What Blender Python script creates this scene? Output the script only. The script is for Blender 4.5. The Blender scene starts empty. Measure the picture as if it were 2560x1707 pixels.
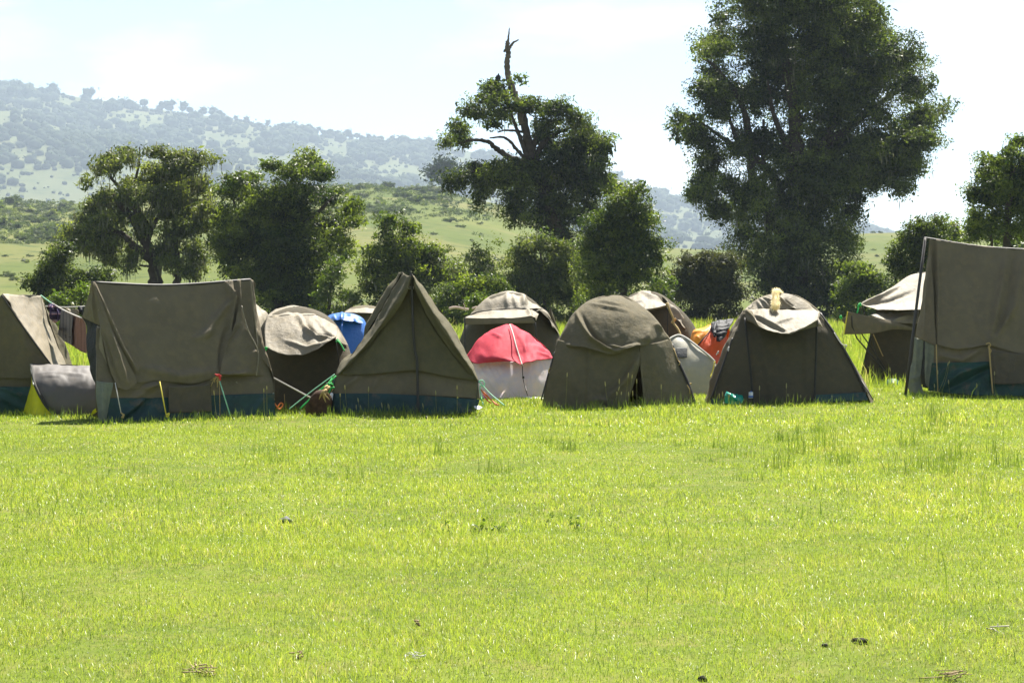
import bpy, bmesh, math, random
import numpy as np
from mathutils import Vector, Matrix

random.seed(5)
RNG = np.random.default_rng(11)
SC = bpy.context.scene
COL = SC.collection

# ---------------------------------------------------------------- camera model
F, CX, HY, CH = 4978.0, 1280.0, 755.0, 1.5      # focal length in photo pixels, principal column, horizon row, eye height


def wpt(px, py, D):
    return Vector(((px - CX) / F * D, D, CH - (py - HY) / F * D))


FR = {0: (0, 0, 1.0), 1: (0, 640, 3.336), 2: (600, 640, 3.336), 3: (1100, 640, 3.336), 4: (1700, 620, 3.646),
      5: (2060, 560, 3.484), 't1': (0, 300, 3.408), 't2': (480, 340, 3.267), 't3': (1050, 40, 2.063),
      't4': (1640, 0, 2.01), 't5': (2100, 300, 3.408), 't6': (0, 100, 1.96)}


def fpx(fr, x, y):
    ox, oy, s = FR[fr]
    return ox + x / s, oy + y / s


# ---------------------------------------------------------------- scene helpers
def thing(name, label, cat, loc, group=None):
    o = bpy.data.objects.new(name, None)
    o.empty_display_size = 0.2
    COL.objects.link(o)
    o.location = loc
    o['label'] = label
    o['category'] = cat
    if group:
        o['group'] = group
    return o


def tag(o, label, cat, group=None, kind=None):
    if label:
        o['label'] = label
    if cat:
        o['category'] = cat
    if group:
        o['group'] = group
    if kind:
        o['kind'] = kind
    return o


def base_of(o):
    if o is None:
        return Vector((0, 0, 0))
    v = Vector(o.location)
    if o.parent:
        v += base_of(o.parent)
    return v


def link(name, me, mat, parent=None):
    if mat and not me.materials:
        me.materials.append(mat)
    ob = bpy.data.objects.new(name, me)
    COL.objects.link(ob)
    if parent is not None:
        ob.parent = parent
    return ob


def mesh_np(name, verts, quads=None, tris=None, mat=None, parent=None, smooth=False, tint=None, offset=True):
    v = np.asarray(verts, dtype=np.float32).reshape(-1, 3)
    if parent is not None and offset:
        v = v - np.array(base_of(parent), dtype=np.float32)
    me = bpy.data.meshes.new(name)
    nq = 0 if quads is None else len(quads)
    nt = 0 if tris is None else len(tris)
    me.vertices.add(len(v))
    me.vertices.foreach_set('co', v.ravel())
    me.loops.add(nq * 4 + nt * 3)
    idx, st = [], []
    if nq:
        idx.append(np.asarray(quads, dtype=np.int32).ravel())
        st.append(np.arange(nq, dtype=np.int32) * 4)
    if nt:
        idx.append(np.asarray(tris, dtype=np.int32).ravel())
        st.append(nq * 4 + np.arange(nt, dtype=np.int32) * 3)
    me.polygons.add(nq + nt)
    me.loops.foreach_set('vertex_index', np.concatenate(idx))
    me.polygons.foreach_set('loop_start', np.concatenate(st))
    if smooth:
        me.polygons.foreach_set('use_smooth', np.ones(nq + nt, dtype=bool))
    if tint is not None:
        a = me.attributes.new('tint', 'FLOAT', 'POINT')
        a.data.foreach_set('value', np.asarray(tint, dtype=np.float32))
    me.update(calc_edges=True)
    me.validate()
    return link(name, me, mat, parent)


# ---------------------------------------------------------------- value noise in numpy
def vnoise(x, y, seed=0):
    r = np.random.default_rng(seed + 1000)
    tab = r.random((64, 64))
    xi = np.floor(x).astype(int)
    yi = np.floor(y).astype(int)
    fx = x - xi
    fy = y - yi
    fx = fx * fx * (3 - 2 * fx)
    fy = fy * fy * (3 - 2 * fy)
    a = tab[xi % 64, yi % 64]
    b = tab[(xi + 1) % 64, yi % 64]
    c = tab[xi % 64, (yi + 1) % 64]
    d = tab[(xi + 1) % 64, (yi + 1) % 64]
    return (a * (1 - fx) + b * fx) * (1 - fy) + (c * (1 - fx) + d * fx) * fy - 0.5


def fbm(x, y, seed=0, octv=4):
    s, a = 0, 1.0
    for k in range(octv):
        s = s + a * vnoise(x * 2 ** k + 7.3 * k, y * 2 ** k + 3.1 * k, seed + k)
        a *= 0.5
    return s


# ---------------------------------------------------------------- node materials
def nmat(name):
    m = bpy.data.materials.new(name)
    m.use_nodes = True
    nt = m.node_tree
    nt.nodes.clear()
    out = nt.nodes.new('ShaderNodeOutputMaterial')
    return m, nt, out


def N(nt, t, **kw):
    n = nt.nodes.new(t)
    for k, v in kw.items():
        setattr(n, k, v)
    return n


def S(node, **kw):
    for k, v in kw.items():
        node.inputs[k.replace('_', ' ')].default_value = v
    return node


def rgba(c):
    return (c[0], c[1], c[2], 1.0)


def noise_mix(nt, c1, c2, scale, detail=4, lo=0.35, hi=0.65, coord='Object', stretch=None, rough=0.6):
    tc = N(nt, 'ShaderNodeTexCoord')
    src = tc.outputs[coord]
    if stretch:
        mp = N(nt, 'ShaderNodeMapping')
        mp.inputs['Scale'].default_value = stretch
        nt.links.new(src, mp.inputs['Vector'])
        src = mp.outputs['Vector']
    no = N(nt, 'ShaderNodeTexNoise')
    S(no, Scale=scale, Detail=detail, Roughness=rough)
    nt.links.new(src, no.inputs['Vector'])
    rp = N(nt, 'ShaderNodeMapRange')
    rp.inputs['From Min'].default_value = lo
    rp.inputs['From Max'].default_value = hi
    nt.links.new(no.outputs['Fac'], rp.inputs['Value'])
    mx = N(nt, 'ShaderNodeMix', data_type='RGBA')
    nt.links.new(rp.outputs['Result'], mx.inputs[0])
    for k, c in ((6, c1), (7, c2)):
        if isinstance(c, bpy.types.NodeSocket):
            nt.links.new(c, mx.inputs[k])
        else:
            mx.inputs[k].default_value = rgba(c)
    return mx.outputs[2], src


def canvas(name, c, stain=0.82, trans=0.12, rough=0.9, weave=True, bump=0.55, spec=0.2, mud=0.0):
    m, nt, out = nmat(name)
    dark = tuple(v * stain for v in c)
    warm = (c[0] * 1.12, c[1] * 1.06, c[2] * 0.95)
    a, src = noise_mix(nt, dark, c, 2.2, 5, 0.3, 0.7)
    b, _ = noise_mix(nt, a, warm, 9.0, 4, 0.45, 0.75)
    # small bleached specks
    d, _ = noise_mix(nt, b, tuple(min(1, v * 1.7) for v in c), 26.0, 2, 0.74, 0.78)
    if mud:
        d, _ = noise_mix(nt, d, (0.105, 0.082, 0.055), 3.4, 6, .70 - mud, .86 - mud, rough=.7)
    bs = N(nt, 'ShaderNodeBsdfPrincipled')
    S(bs, Roughness=rough)
    bs.inputs['Specular IOR Level'].default_value = spec
    nt.links.new(d, bs.inputs['Base Color'])
    n1 = N(nt, 'ShaderNodeTexNoise')
    S(n1, Scale=14.0, Detail=6.0, Roughness=0.65)
    nt.links.new(src, n1.inputs['Vector'])
    n2 = N(nt, 'ShaderNodeTexNoise')
    S(n2, Scale=160.0, Detail=2.0)
    nt.links.new(src, n2.inputs['Vector'])
    b1 = N(nt, 'ShaderNodeBump')
    S(b1, Strength=bump, Distance=0.03)
    nt.links.new(n1.outputs['Fac'], b1.inputs['Height'])
    b2 = N(nt, 'ShaderNodeBump')
    S(b2, Strength=0.35, Distance=0.004)
    nt.links.new(n2.outputs['Fac'], b2.inputs['Height'])
    nt.links.new(b1.outputs['Normal'], b2.inputs['Normal'])
    nt.links.new(b2.outputs['Normal'], bs.inputs['Normal'])
    if trans > 0:
        tr = N(nt, 'ShaderNodeBsdfTranslucent')
        nt.links.new(d, tr.inputs['Color'])
        ms = N(nt, 'ShaderNodeMixShader')
        ms.inputs[0].default_value = trans
        nt.links.new(bs.outputs[0], ms.inputs[1])
        nt.links.new(tr.outputs[0], ms.inputs[2])
        nt.links.new(ms.outputs[0], out.inputs['Surface'])
    else:
        nt.links.new(bs.outputs[0], out.inputs['Surface'])
    return m


def plain(name, c, rough=0.6, spec=0.4, metal=0.0, var=0.75, scale=8.0):
    m, nt, out = nmat(name)
    a, src = noise_mix(nt, tuple(v * var for v in c), c, scale, 4, 0.3, 0.7)
    bs = N(nt, 'ShaderNodeBsdfPrincipled')
    S(bs, Roughness=rough, Metallic=metal)
    bs.inputs['Specular IOR Level'].default_value = spec
    nt.links.new(a, bs.inputs['Base Color'])
    nt.links.new(bs.outputs[0], out.inputs['Surface'])
    return m


def leafmat(name, c1, c2, tr_col, fac=0.35, rough=0.4, spec=0.5):
    m, nt, out = nmat(name)
    at = N(nt, 'ShaderNodeAttribute', attribute_name='tint')
    mx = N(nt, 'ShaderNodeMix', data_type='RGBA')
    nt.links.new(at.outputs['Fac'], mx.inputs[0])
    mx.inputs[6].default_value = rgba(c1)
    mx.inputs[7].default_value = rgba(c2)
    bs = N(nt, 'ShaderNodeBsdfPrincipled')
    S(bs, Roughness=rough)
    bs.inputs['Specular IOR Level'].default_value = spec
    nt.links.new(mx.outputs[2], bs.inputs['Base Color'])
    m2 = N(nt, 'ShaderNodeMix', data_type='RGBA', blend_type='MULTIPLY')
    m2.inputs[0].default_value = 1.0
    nt.links.new(mx.outputs[2], m2.inputs[6])
    m2.inputs[7].default_value = rgba(tr_col)
    tr = N(nt, 'ShaderNodeBsdfTranslucent')
    nt.links.new(m2.outputs[2], tr.inputs['Color'])
    ms = N(nt, 'ShaderNodeMixShader')
    ms.inputs[0].default_value = fac
    nt.links.new(bs.outputs[0], ms.inputs[1])
    nt.links.new(tr.outputs[0], ms.inputs[2])
    nt.links.new(ms.outputs[0], out.inputs['Surface'])
    return m


def bandmat(name, c0, lines, rough=0.9):
    """woven cloth: base colour with coloured stripes; lines = (axis, period, duty, colour)"""
    m, nt, out = nmat(name)
    tc = N(nt, 'ShaderNodeTexCoord')
    sx = N(nt, 'ShaderNodeSeparateXYZ')
    nt.links.new(tc.outputs['Object'], sx.inputs[0])
    cur = None
    for ax, per, duty, c in lines:
        dv = N(nt, 'ShaderNodeMath', operation='DIVIDE')
        nt.links.new(sx.outputs[ax], dv.inputs[0])
        dv.inputs[1].default_value = per
        fr = N(nt, 'ShaderNodeMath', operation='FRACT')
        nt.links.new(dv.outputs[0], fr.inputs[0])
        lt = N(nt, 'ShaderNodeMath', operation='LESS_THAN')
        nt.links.new(fr.outputs[0], lt.inputs[0])
        lt.inputs[1].default_value = duty
        mx = N(nt, 'ShaderNodeMix', data_type='RGBA')
        nt.links.new(lt.outputs[0], mx.inputs[0])
        if cur is None:
            mx.inputs[6].default_value = rgba(c0)
        else:
            nt.links.new(cur, mx.inputs[6])
        mx.inputs[7].default_value = rgba(c)
        cur = mx.outputs[2]
    bs = N(nt, 'ShaderNodeBsdfPrincipled')
    S(bs, Roughness=rough)
    bs.inputs['Specular IOR Level'].default_value = 0.15
    nt.links.new(cur, bs.inputs['Base Color'])
    nt.links.new(bs.outputs[0], out.inputs['Surface'])
    return m


OLIVE_SHADE = canvas('shaded_olive_canvas', (0.138, 0.120, 0.076))  # olive canvas, with the shade of the tent fronts put into its colour
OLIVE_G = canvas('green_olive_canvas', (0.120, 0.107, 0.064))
KHAKI_LIT = canvas('lit_khaki_canvas', (0.222, 0.190, 0.130), rough=0.68, spec=0.4, trans=0.08)  # khaki canvas lightened, so sunlight on flaps and roofs sits in the colour
BROWN = canvas('brown_canvas', (0.160, 0.135, 0.092))
OLIVE_DEEP_SHADE = canvas('deep_shade_olive_canvas', (0.088, 0.076, 0.050))  # darkest canvas copy, shade on walls under awnings put into the colour
SKIRT = canvas('teal_groundsheet', (0.015, 0.050, 0.054), stain=0.6, trans=0.05, rough=0.6, spec=0.35, mud=0.15)
SKIRT_G = canvas('green_groundsheet', (0.018, 0.062, 0.050), stain=0.55, trans=0.05, rough=0.6, spec=0.35, mud=0.15)
PALE = canvas('pale_green_tarp', (0.215, 0.235, 0.185), stain=0.7, trans=0.25)
GREYP = canvas('grey_nylon', (0.092, 0.081, 0.072), stain=0.92, trans=0.05, rough=0.6, spec=0.45, bump=0.1)
YELLOW = canvas('yellow_nylon', (0.72, 0.70, 0.02), stain=0.9, trans=0.35, rough=0.5)
BLUE = canvas('blue_nylon', (0.035, 0.15, 0.50), stain=0.9, trans=0.15, rough=0.4, spec=0.5)
RED = canvas('red_nylon', (0.60, 0.055, 0.085), stain=0.92, trans=0.25, rough=0.75, spec=0.2, bump=0.2)
WHITE_T = canvas('white_nylon', (0.86, 0.82, 0.86), stain=0.95, trans=0.62, rough=0.5, bump=0.12)
GREYD = canvas('stone_grey_nylon', (0.40, 0.385, 0.31), stain=0.92, trans=0.2, rough=0.55, bump=0.1)
ORANGE = canvas('orange_nylon', (0.80, 0.30, 0.03), stain=0.9, trans=0.2, rough=0.5, bump=0.15)
REDOR = canvas('red_orange_nylon', (0.62, 0.085, 0.02), stain=0.9, trans=0.2, rough=0.5)
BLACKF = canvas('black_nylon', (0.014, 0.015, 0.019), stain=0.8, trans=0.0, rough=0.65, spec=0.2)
WINDOWC = canvas('window_cover', (0.085, 0.088, 0.085), stain=0.9, trans=0.0, rough=0.8)
WHITEP = plain('white_plastic', (0.75, 0.75, 0.75), 0.3)
PATCHC = canvas('patch_canvas', (0.098, 0.083, 0.060), trans=0.02)
POLE = plain('dark_steel_pole', (0.05, 0.045, 0.04), 0.6, 0.3, 0.1)
SEAM = plain('dark_seam_tape', (0.03, 0.028, 0.022), 0.8)
TRIM = plain('pale_edge_piping', (0.55, 0.53, 0.46), 0.7)
ROPE_W = plain('white_rope', (0.62, 0.58, 0.52), 0.8, scale=60)
ROPE_G = plain('green_rope', (0.04, 0.55, 0.10), 0.6, scale=60)
ROPE_Y = plain('yellow_rope', (0.72, 0.60, 0.06), 0.7, scale=60)
ROPE_T = plain('tan_rope', (0.42, 0.30, 0.12), 0.9, scale=60)
ROPE_O = plain('orange_rope', (0.75, 0.22, 0.06), 0.7, scale=60)
ROPE_M = plain('mint_rope', (0.30, 0.62, 0.40), 0.7, scale=60)
REDRAG = plain('red_rag', (0.65, 0.05, 0.05), 0.8)
SACK = plain('brown_hide', (0.085, 0.045, 0.025), 0.85, 0.2, var=0.4, scale=14)
GREENP = plain('green_plastic', (0.0, 0.30, 0.20), 0.25, 0.6, var=0.6, scale=18)
ORANGEP = plain('orange_plastic', (0.85, 0.36, 0.03), 0.35, 0.5)
DGREENP = plain('dark_green_plastic', (0.02, 0.09, 0.04), 0.4)
MUD = plain('dark_dung', (0.035, 0.030, 0.024), 0.9, 0.2, var=0.5, scale=30)
DRY = plain('dry_plant_litter', (0.40, 0.31, 0.17), 0.9, 0.2, var=0.5, scale=30)
STONE = plain('grey_stone', (0.12, 0.125, 0.13), 0.8, 0.3)
BARK = plain('tree_bark', (0.075, 0.058, 0.042), 0.95, 0.1, var=0.45, scale=2.5)
DEADWOOD = plain('dead_wood', (0.16, 0.125, 0.095), 0.95, 0.1, var=0.5, scale=2.0)
FEATHER = plain('dark_feathers', (0.03, 0.03, 0.032), 0.8, 0.2)
LABELC = plain('white_label', (0.7, 0.7, 0.66), 0.6)
INK = plain('black_ink', (0.05, 0.05, 0.05), 0.8)

STRAW = leafmat('blond_straw', (0.92, 0.80, 0.50), (0.96, 0.88, 0.64), (1.0, 1.0, 0.9), 0.45, 0.6, 0.2)
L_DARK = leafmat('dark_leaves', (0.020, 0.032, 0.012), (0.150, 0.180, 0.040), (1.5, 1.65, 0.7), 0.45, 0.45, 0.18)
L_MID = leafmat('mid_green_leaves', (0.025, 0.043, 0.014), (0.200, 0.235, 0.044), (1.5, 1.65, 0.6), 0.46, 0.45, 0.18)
L_OLIVE = leafmat('olive_leaves', (0.046, 0.064, 0.024), (0.210, 0.240, 0.056), (1.5, 1.55, 0.7), 0.46, 0.5, 0.3)
L_LIGHT = leafmat('light_green_leaves', (0.045, 0.070, 0.018), (0.145, 0.175, 0.032), (1.5, 1.7, 0.6), 0.45, 0.45, 0.4)
L_BROWN = leafmat('brownish_bush_leaves', (0.030, 0.038, 0.020), (0.085, 0.088, 0.035), (1.4, 1.4, 0.7), 0.35, 0.6, 0.2)
L_PALE = leafmat('cream_blossom', (0.20, 0.22, 0.10), (0.42, 0.42, 0.24), (1.4, 1.4, 0.8), 0.35, 0.6, 0.2)
L_HILL = leafmat('hill_bush_leaves', (0.050, 0.075, 0.026), (0.115, 0.140, 0.045), (1.4, 1.5, 0.6), 0.30, 0.7, 0.1)
L_FAR = leafmat('far_forest_leaves', (0.024, 0.040, 0.020), (0.058, 0.074, 0.034), (1.4, 1.5, 0.7), 0.2, 0.9, 0.05)
LICHEN = leafmat('grey_lichen', (0.080, 0.085, 0.058), (0.175, 0.178, 0.118), (1.4, 1.4, 1.0), 0.35, 0.9, 0.05)


def grassmat(name, stops, tr_col, fac, rough, spec):
    m = leafmat(name, (0, 0, 0), (1, 1, 1), tr_col, fac, rough, spec)
    nt = m.node_tree
    mx = next(n for n in nt.nodes if n.type == 'MIX' and n.blend_type == 'MIX')
    at = next(n for n in nt.nodes if n.type == 'ATTRIBUTE')
    rp = nt.nodes.new('ShaderNodeValToRGB')
    el = rp.color_ramp.elements
    while len(el) < len(stops):
        el.new(0.5)
    for e, (t, c) in zip(el, stops):
        e.position = t
        e.color = rgba(c)
    nt.links.new(at.outputs['Fac'], rp.inputs['Fac'])
    for l in list(mx.outputs[2].links):
        nt.links.new(rp.outputs['Color'], l.to_socket)
    return m


GRASS = grassmat('short_grass', [(0.0, (0.080, 0.130, 0.022)), (0.30, (0.165, 0.235, 0.036)), (0.74, (0.285, 0.335, 0.054)), (0.90, (0.34, 0.335, 0.09)), (1.0, (0.48, 0.42, 0.25))], (1.4, 1.4, 0.75), 0.50, 0.42, 0.40)
TUFT = leafmat('dark_tuft_grass', (0.055, 0.095, 0.020), (0.150, 0.200, 0.036), (1.4, 1.5, 0.6), 0.42, 0.45, 0.4)
STALK = leafmat('seed_stalks', (0.17, 0.18, 0.055), (0.36, 0.33, 0.17), (1.4, 1.4, 0.9), 0.4, 0.6, 0.3)


# ---------------------------------------------------------------- splines, cloth, tubes, domes
def cr(P, n):
    """Catmull-Rom through the rows of P (k,3) -> (n,3)"""
    P = np.asarray(P, float)
    k = len(P)
    if k == 1:
        return np.repeat(P, n, 0)
    Q = np.vstack([2 * P[0] - P[1], P, 2 * P[-1] - P[-2]])
    t = np.linspace(0, k - 1, n)
    i = np.minimum(t.astype(int), k - 2)
    f = (t - i)[:, None]
    a, b, c, d = Q[i], Q[i + 1], Q[i + 2], Q[i + 3]
    return 0.5 * (2 * b + (c - a) * f + (2 * a - 5 * b + 4 * c - d) * f ** 2 + (3 * b - a - 3 * c + d) * f ** 3)


def pline_d(x, y, pl):
    best = np.full(x.shape, 1e9)
    tp = np.zeros(x.shape)
    n = len(pl) - 1
    for i in range(n):
        ax, ay = pl[i]
        bx, by = pl[i + 1]
        dx, dy = bx - ax, by - ay
        t = np.clip(((x - ax) * dx + (y - ay) * dy) / (dx * dx + dy * dy + 1e-9), 0, 1)
        d = np.hypot(x - ax - t * dx, y - ay - t * dy)
        m = d < best
        best[m] = d[m]
        tp[m] = (i + t[m]) / n
    return best, tp


def dscale(fr, D0, tilt):
    """depth of the steep-sided tents"""
    return .48 if tilt else (.66 if fr == 5 and 31.8 < D0 < 32.2 else 1.0)


def cloth(name, parent, mat, fr, D0, rows, nu=44, nv=44, folds=(), wr=1.0, thick=0.005, seed=0, tilt=0.0, pc=0.0, flip=False):
    """a draped sheet through rows of (x, y, depth) control points; folds = (polyline, width, height in m)"""
    g = np.stack([cr([p if len(p) == 3 else (p[0], p[1], 0.0) for p in r], nu) for r in rows], 0)
    g = np.stack([cr(g[:, j], nv) for j in range(nu)], 1)          # (nv,nu,3)
    X, Y, DD = g[..., 0], g[..., 1], g[..., 2] * dscale(fr, D0, tilt)
    ox, oy, s = FR[fr]
    px, py = ox + X / s, oy + Y / s
    D = D0 + DD + tilt * (px - pc)
    W = np.stack([(px - CX) / F * D, D, CH - (py - HY) / F * D], -1)
    du = np.gradient(W, axis=1)
    dv = np.gradient(W, axis=0)
    nn = np.cross(du, dv)
    ln = np.linalg.norm(nn, axis=-1, keepdims=True)
    nn = nn / np.maximum(ln, 1e-9)
    if nn[..., 1].mean() > 0:
        nn = -nn
    if flip:
        nn = -nn
    d = np.zeros(X.shape)
    for pl, w, amp in folds:
        ds, t = pline_d(X, Y, pl)
        d += amp * np.exp(-(ds / w) ** 2) * (1 - 0.7 * np.abs(2 * t - 1) ** 3)
    k = 1.0 / s
    d += wr * (0.021 * fbm(X * k / 42, Y * k / 55, seed, 3) + 0.010 * fbm(X * k / 12, Y * k / 19, seed + 9, 2))
    u = np.linspace(0, 1, nu)[None, :]
    v = np.linspace(0, 1, nv)[:, None]
    W = W + nn * d[..., None]
    idx = np.arange(nu * nv).reshape(nv, nu)
    q = np.stack([idx[:-1, :-1], idx[:-1, 1:], idx[1:, 1:], idx[1:, :-1]], -1).reshape(-1, 4)
    # winding so that the geometric normal follows nn
    c = np.cross(W[nv // 2, nu // 2 + 1] - W[nv // 2, nu // 2], W[nv // 2 + 1, nu // 2] - W[nv // 2, nu // 2])
    if np.dot(c, nn[nv // 2, nu // 2]) < 0:
        q = q[:, ::-1]
    ob = mesh_np(name, W.reshape(-1, 3), q, None, mat, parent, smooth=True)
    if thick:
        so = ob.modifiers.new('thickness', 'SOLIDIFY')
        so.thickness = thick
        so.offset = -1
    return ob


def tube_np(pts, radii, seg=6, capped=True):
    pts = np.asarray(pts, float)
    n = len(pts)
    radii = np.broadcast_to(np.asarray(radii, float), (n,))
    tg = np.gradient(pts, axis=0)
    tg /= np.maximum(np.linalg.norm(tg, axis=1, keepdims=True), 1e-9)
    ref = np.array([0.31, 0.93, 0.17])
    a = np.cross(tg, ref)
    a /= np.maximum(np.linalg.norm(a, axis=1, keepdims=True), 1e-9)
    b = np.cross(tg, a)
    th = np.linspace(0, 2 * np.pi, seg, endpoint=False)
    ring = a[:, None, :] * np.cos(th)[None, :, None] + b[:, None, :] * np.sin(th)[None, :, None]
    v = pts[:, None, :] + ring * radii[:, None, None]
    idx = np.arange(n * seg).reshape(n, seg)
    nx = np.roll(idx, -1, 1)
    q = np.stack([idx[:-1], nx[:-1], nx[1:], idx[1:]], -1).reshape(-1, 4)
    v = v.reshape(-1, 3)
    tri = None
    if capped:
        v = np.vstack([v, pts[0], pts[-1]])
        c0, c1 = n * seg, n * seg + 1
        tri = np.vstack([np.stack([nx[0], idx[0], np.full(seg, c0)], -1), np.stack([idx[-1], nx[-1], np.full(seg, c1)], -1)])
    return v, q, tri


class MB:
    def __init__(self):
        self.v, self.q, self.t, self.n = [], [], [], 0
        self.tint = []

    def add(self, v, q=None, t=None, tint=0.5):
        v = np.asarray(v, float).reshape(-1, 3)
        self.v.append(v)
        if q is not None and len(q):
            self.q.append(np.asarray(q) + self.n)
        if t is not None and len(t):
            self.t.append(np.asarray(t) + self.n)
        self.tint.append(np.broadcast_to(np.asarray(tint, float), (len(v),)))
        self.n += len(v)

    def tube(self, pts, r, seg=6, tint=0.5):
        v, q, t = tube_np(pts, r, seg)
        self.add(v, q, t, tint)

    def build(self, name, mat, parent=None, smooth=True, tint=False):
        return mesh_np(name, np.vstack(self.v), np.vstack(self.q) if self.q else None, np.vstack(self.t) if self.t else None,
                       mat, parent, smooth, np.concatenate(self.tint) if tint else None)


def wpts(fr, D0, pts, tilt=0.0, pc=0.0):
    o = []
    for p in pts:
        px, py = fpx(fr, p[0], p[1])
        dd = (p[2] if len(p) > 2 else 0.0) * dscale(fr, D0, tilt)
        o.append(wpt(px, py, D0 + dd + tilt * (px - pc)))
    return np.array(o)


def line(name, parent, mat, fr, D0, pts, r=0.006, n=None, seg=6, tilt=0.0, pc=0.0, sag=0.0):
    p = wpts(fr, D0, pts, tilt, pc)
    if n or len(p) > 2:
        p = cr(p, n or 6 * len(p))
    elif sag:
        p = cr(p, 9)
    if sag:
        t = np.linspace(0, 1, len(p))
        p[:, 2] -= sag * 4 * t * (1 - t)
    v, q, t = tube_np(p, r, seg)
    return mesh_np(name, v, q, t, mat, parent, smooth=True)


def dome(name, parent, mat, fr, D0, depth, contour, n=3.2, nth=64, nv=36, th=(0, 2 * math.pi), wr=1.0, seed=0, thick=0.004, scale=1.0,
         hem=None, dshape=None):
    """a rounded-square shell from a silhouette: contour rows (y, left, right) from the top down"""
    c = np.array(contour, float)
    t = np.linspace(0, len(c) - 1, nv)
    cc = cr(c, nv)
    ox, oy, s = FR[fr]
    Dc = D0 + depth / 2
    py = oy + cc[:, 0] / s
    xl = (ox + cc[:, 1] / s - CX) / F * Dc
    xr = (ox + cc[:, 2] / s - CX) / F * Dc
    z = CH - (py - HY) / F * Dc
    z0 = z[-1]
    full = th[1] - th[0] > 6.28
    ang = np.linspace(th[0], th[1], nth, endpoint=not full)
    hw = np.maximum((xr - xl) / 2, 0.01) * scale
    cx = (xl + xr) / 2
    hd = depth / 2 * np.clip((xr - xl) / (xr - xl)[-1], 0.02, 2) * scale
    ca, sa = np.cos(ang), np.sin(ang)
    ex = np.sign(ca) * np.abs(ca) ** (2 / n)
    ey = np.sign(sa) * np.abs(sa) ** (2 / n)
    X = cx[:, None] + hw[:, None] * ex[None]
    Yd = Dc - hd[:, None] * ey[None]                              # +90 degrees faces the camera
    Z = np.repeat(z[:, None], nth, 1)
    if hem is not None:
        # hem(angle) -> fraction of the contour covered
        hv = np.array([hem(a) for a in ang])
        tt = np.linspace(0, 1, nv)[:, None] * hv[None] * (nv - 1)
        i0 = np.minimum(tt.astype(int), nv - 2)
        ff = tt - i0
        j = np.arange(nth)[None].repeat(nv, 0)
        X = X[i0, j] * (1 - ff) + X[i0 + 1, j] * ff
        Yd = Yd[i0, j] * (1 - ff) + Yd[i0 + 1, j] * ff
        Z = Z[i0, j] * (1 - ff) + Z[i0 + 1, j] * ff
    W = np.stack([X, Yd, Z], -1)
    r = wr * (0.035 * fbm(ang[None] * 2.0 + 0 * Z, Z * 2.2, seed, 3) + 0.012 * fbm(ang[None] * 7 + 0 * Z, Z * 6, seed + 4, 2))
    nn = np.stack([ca[None] + 0 * Z, -sa[None] + 0 * Z, 0 * Z], -1)
    W = W + nn * r[..., None]
    idx = np.arange(nv * nth).reshape(nv, nth)
    if full:
        nx = np.roll(idx, -1, 1)
        q = np.stack([idx[:-1], idx[1:], nx[1:], nx[:-1]], -1).reshape(-1, 4)
    else:
        q = np.stack([idx[:-1, :-1], idx[1:, :-1], idx[1:, 1:], idx[:-1, 1:]], -1).reshape(-1, 4)
    q = q[:, ::-1]
    V = W.reshape(-1, 3)
    top = W[0].mean(0)
    V = np.vstack([V, top])
    k = nv * nth
    a0 = idx[0]
    a1 = np.roll(idx[0], -1)
    if not full:
        a0, a1 = a0[:-1], a1[:-1]
    tri = np.stack([a0, a1, np.full(len(a0), k)], -1)
    ob = mesh_np(name, V, q, tri, mat, parent, smooth=True)
    if thick:
        so = ob.modifiers.new('thickness', 'SOLIDIFY')
        so.thickness = thick
        so.offset = -1
    return ob


def root_at(name, label, fr, x, D, group=None, cat='tent'):
    px, _ = fpx(fr, x, 0)
    return thing(name, label, cat, ((px - CX) / F * D, D, 0.0), group)


def blob(rng, sub=2, amp=0.25):
    bm = bmesh.new()
    bmesh.ops.create_icosphere(bm, subdivisions=sub, radius=1.0)
    v = np.array([x.co[:] for x in bm.verts])
    t = np.array([[w.index for w in f.verts] for f in bm.faces])
    bm.free()
    ph = rng.random((6, 3)) * 6
    fq = rng.normal(size=(6, 3)) * 2.6
    d = sum(np.sin((v * fq[i] + ph[i]).sum(1)) for i in range(6)) / 6
    return v * (1 + amp * d * 2)[:, None], t
FR.update({'c': (100, 730, 9.8), 'm': (1780, 710, 7.84), 'g': (780, 900, 10.45), 'b': (1200, 60, 7.84)})
G_ROW = 'khaki tents pitched along the front of the meadow'

# ================================================================ A  ridge tent at the left edge
r = root_at('ridge_tent', 'khaki ridge tent at the left edge of the picture with a sunlit sloping side', 1, 10, 27.0, G_ROW)
cloth('front_wall', r, OLIVE_SHADE, 1, 27.0, [[(8, 330), (10, 327), (12, 326), (14, 328), (18, 332)],
      [(-200, 620), (-90, 620, -.02), (10, 620), (120, 620, -.02), (225, 620)],
      [(-405, 900), (-200, 905, -.03), (10, 910), (220, 905, -.03), (425, 900)],
      [(-470, 1010), (-230, 1015, -.03), (10, 1018), (240, 1020, -.03), (480, 1025)]], folds=[([(150, 560), (330, 1000)], 30, .02)], seed=3)
cloth('lower_wall', r, OLIVE_SHADE, 1, 27.03, [[(-470, 1005), (10, 1012), (480, 1020)], [(-490, 1090), (10, 1095), (505, 1095)]], nv=14, seed=4)
cloth('groundsheet_skirt', r, SKIRT_G, 1, 27.0, [[(-490, 1085), (10, 1090), (503, 1090)], [(-530, 1190), (10, 1195, -.04), (530, 1195)],
      [(-560, 1320), (10, 1325), (565, 1325)]], nv=20, seed=5, wr=1.4,
      folds=[([(20, 1100), (220, 1180)], 22, .05), ([(-20, 1160), (250, 1290)], 26, .05)])
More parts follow.
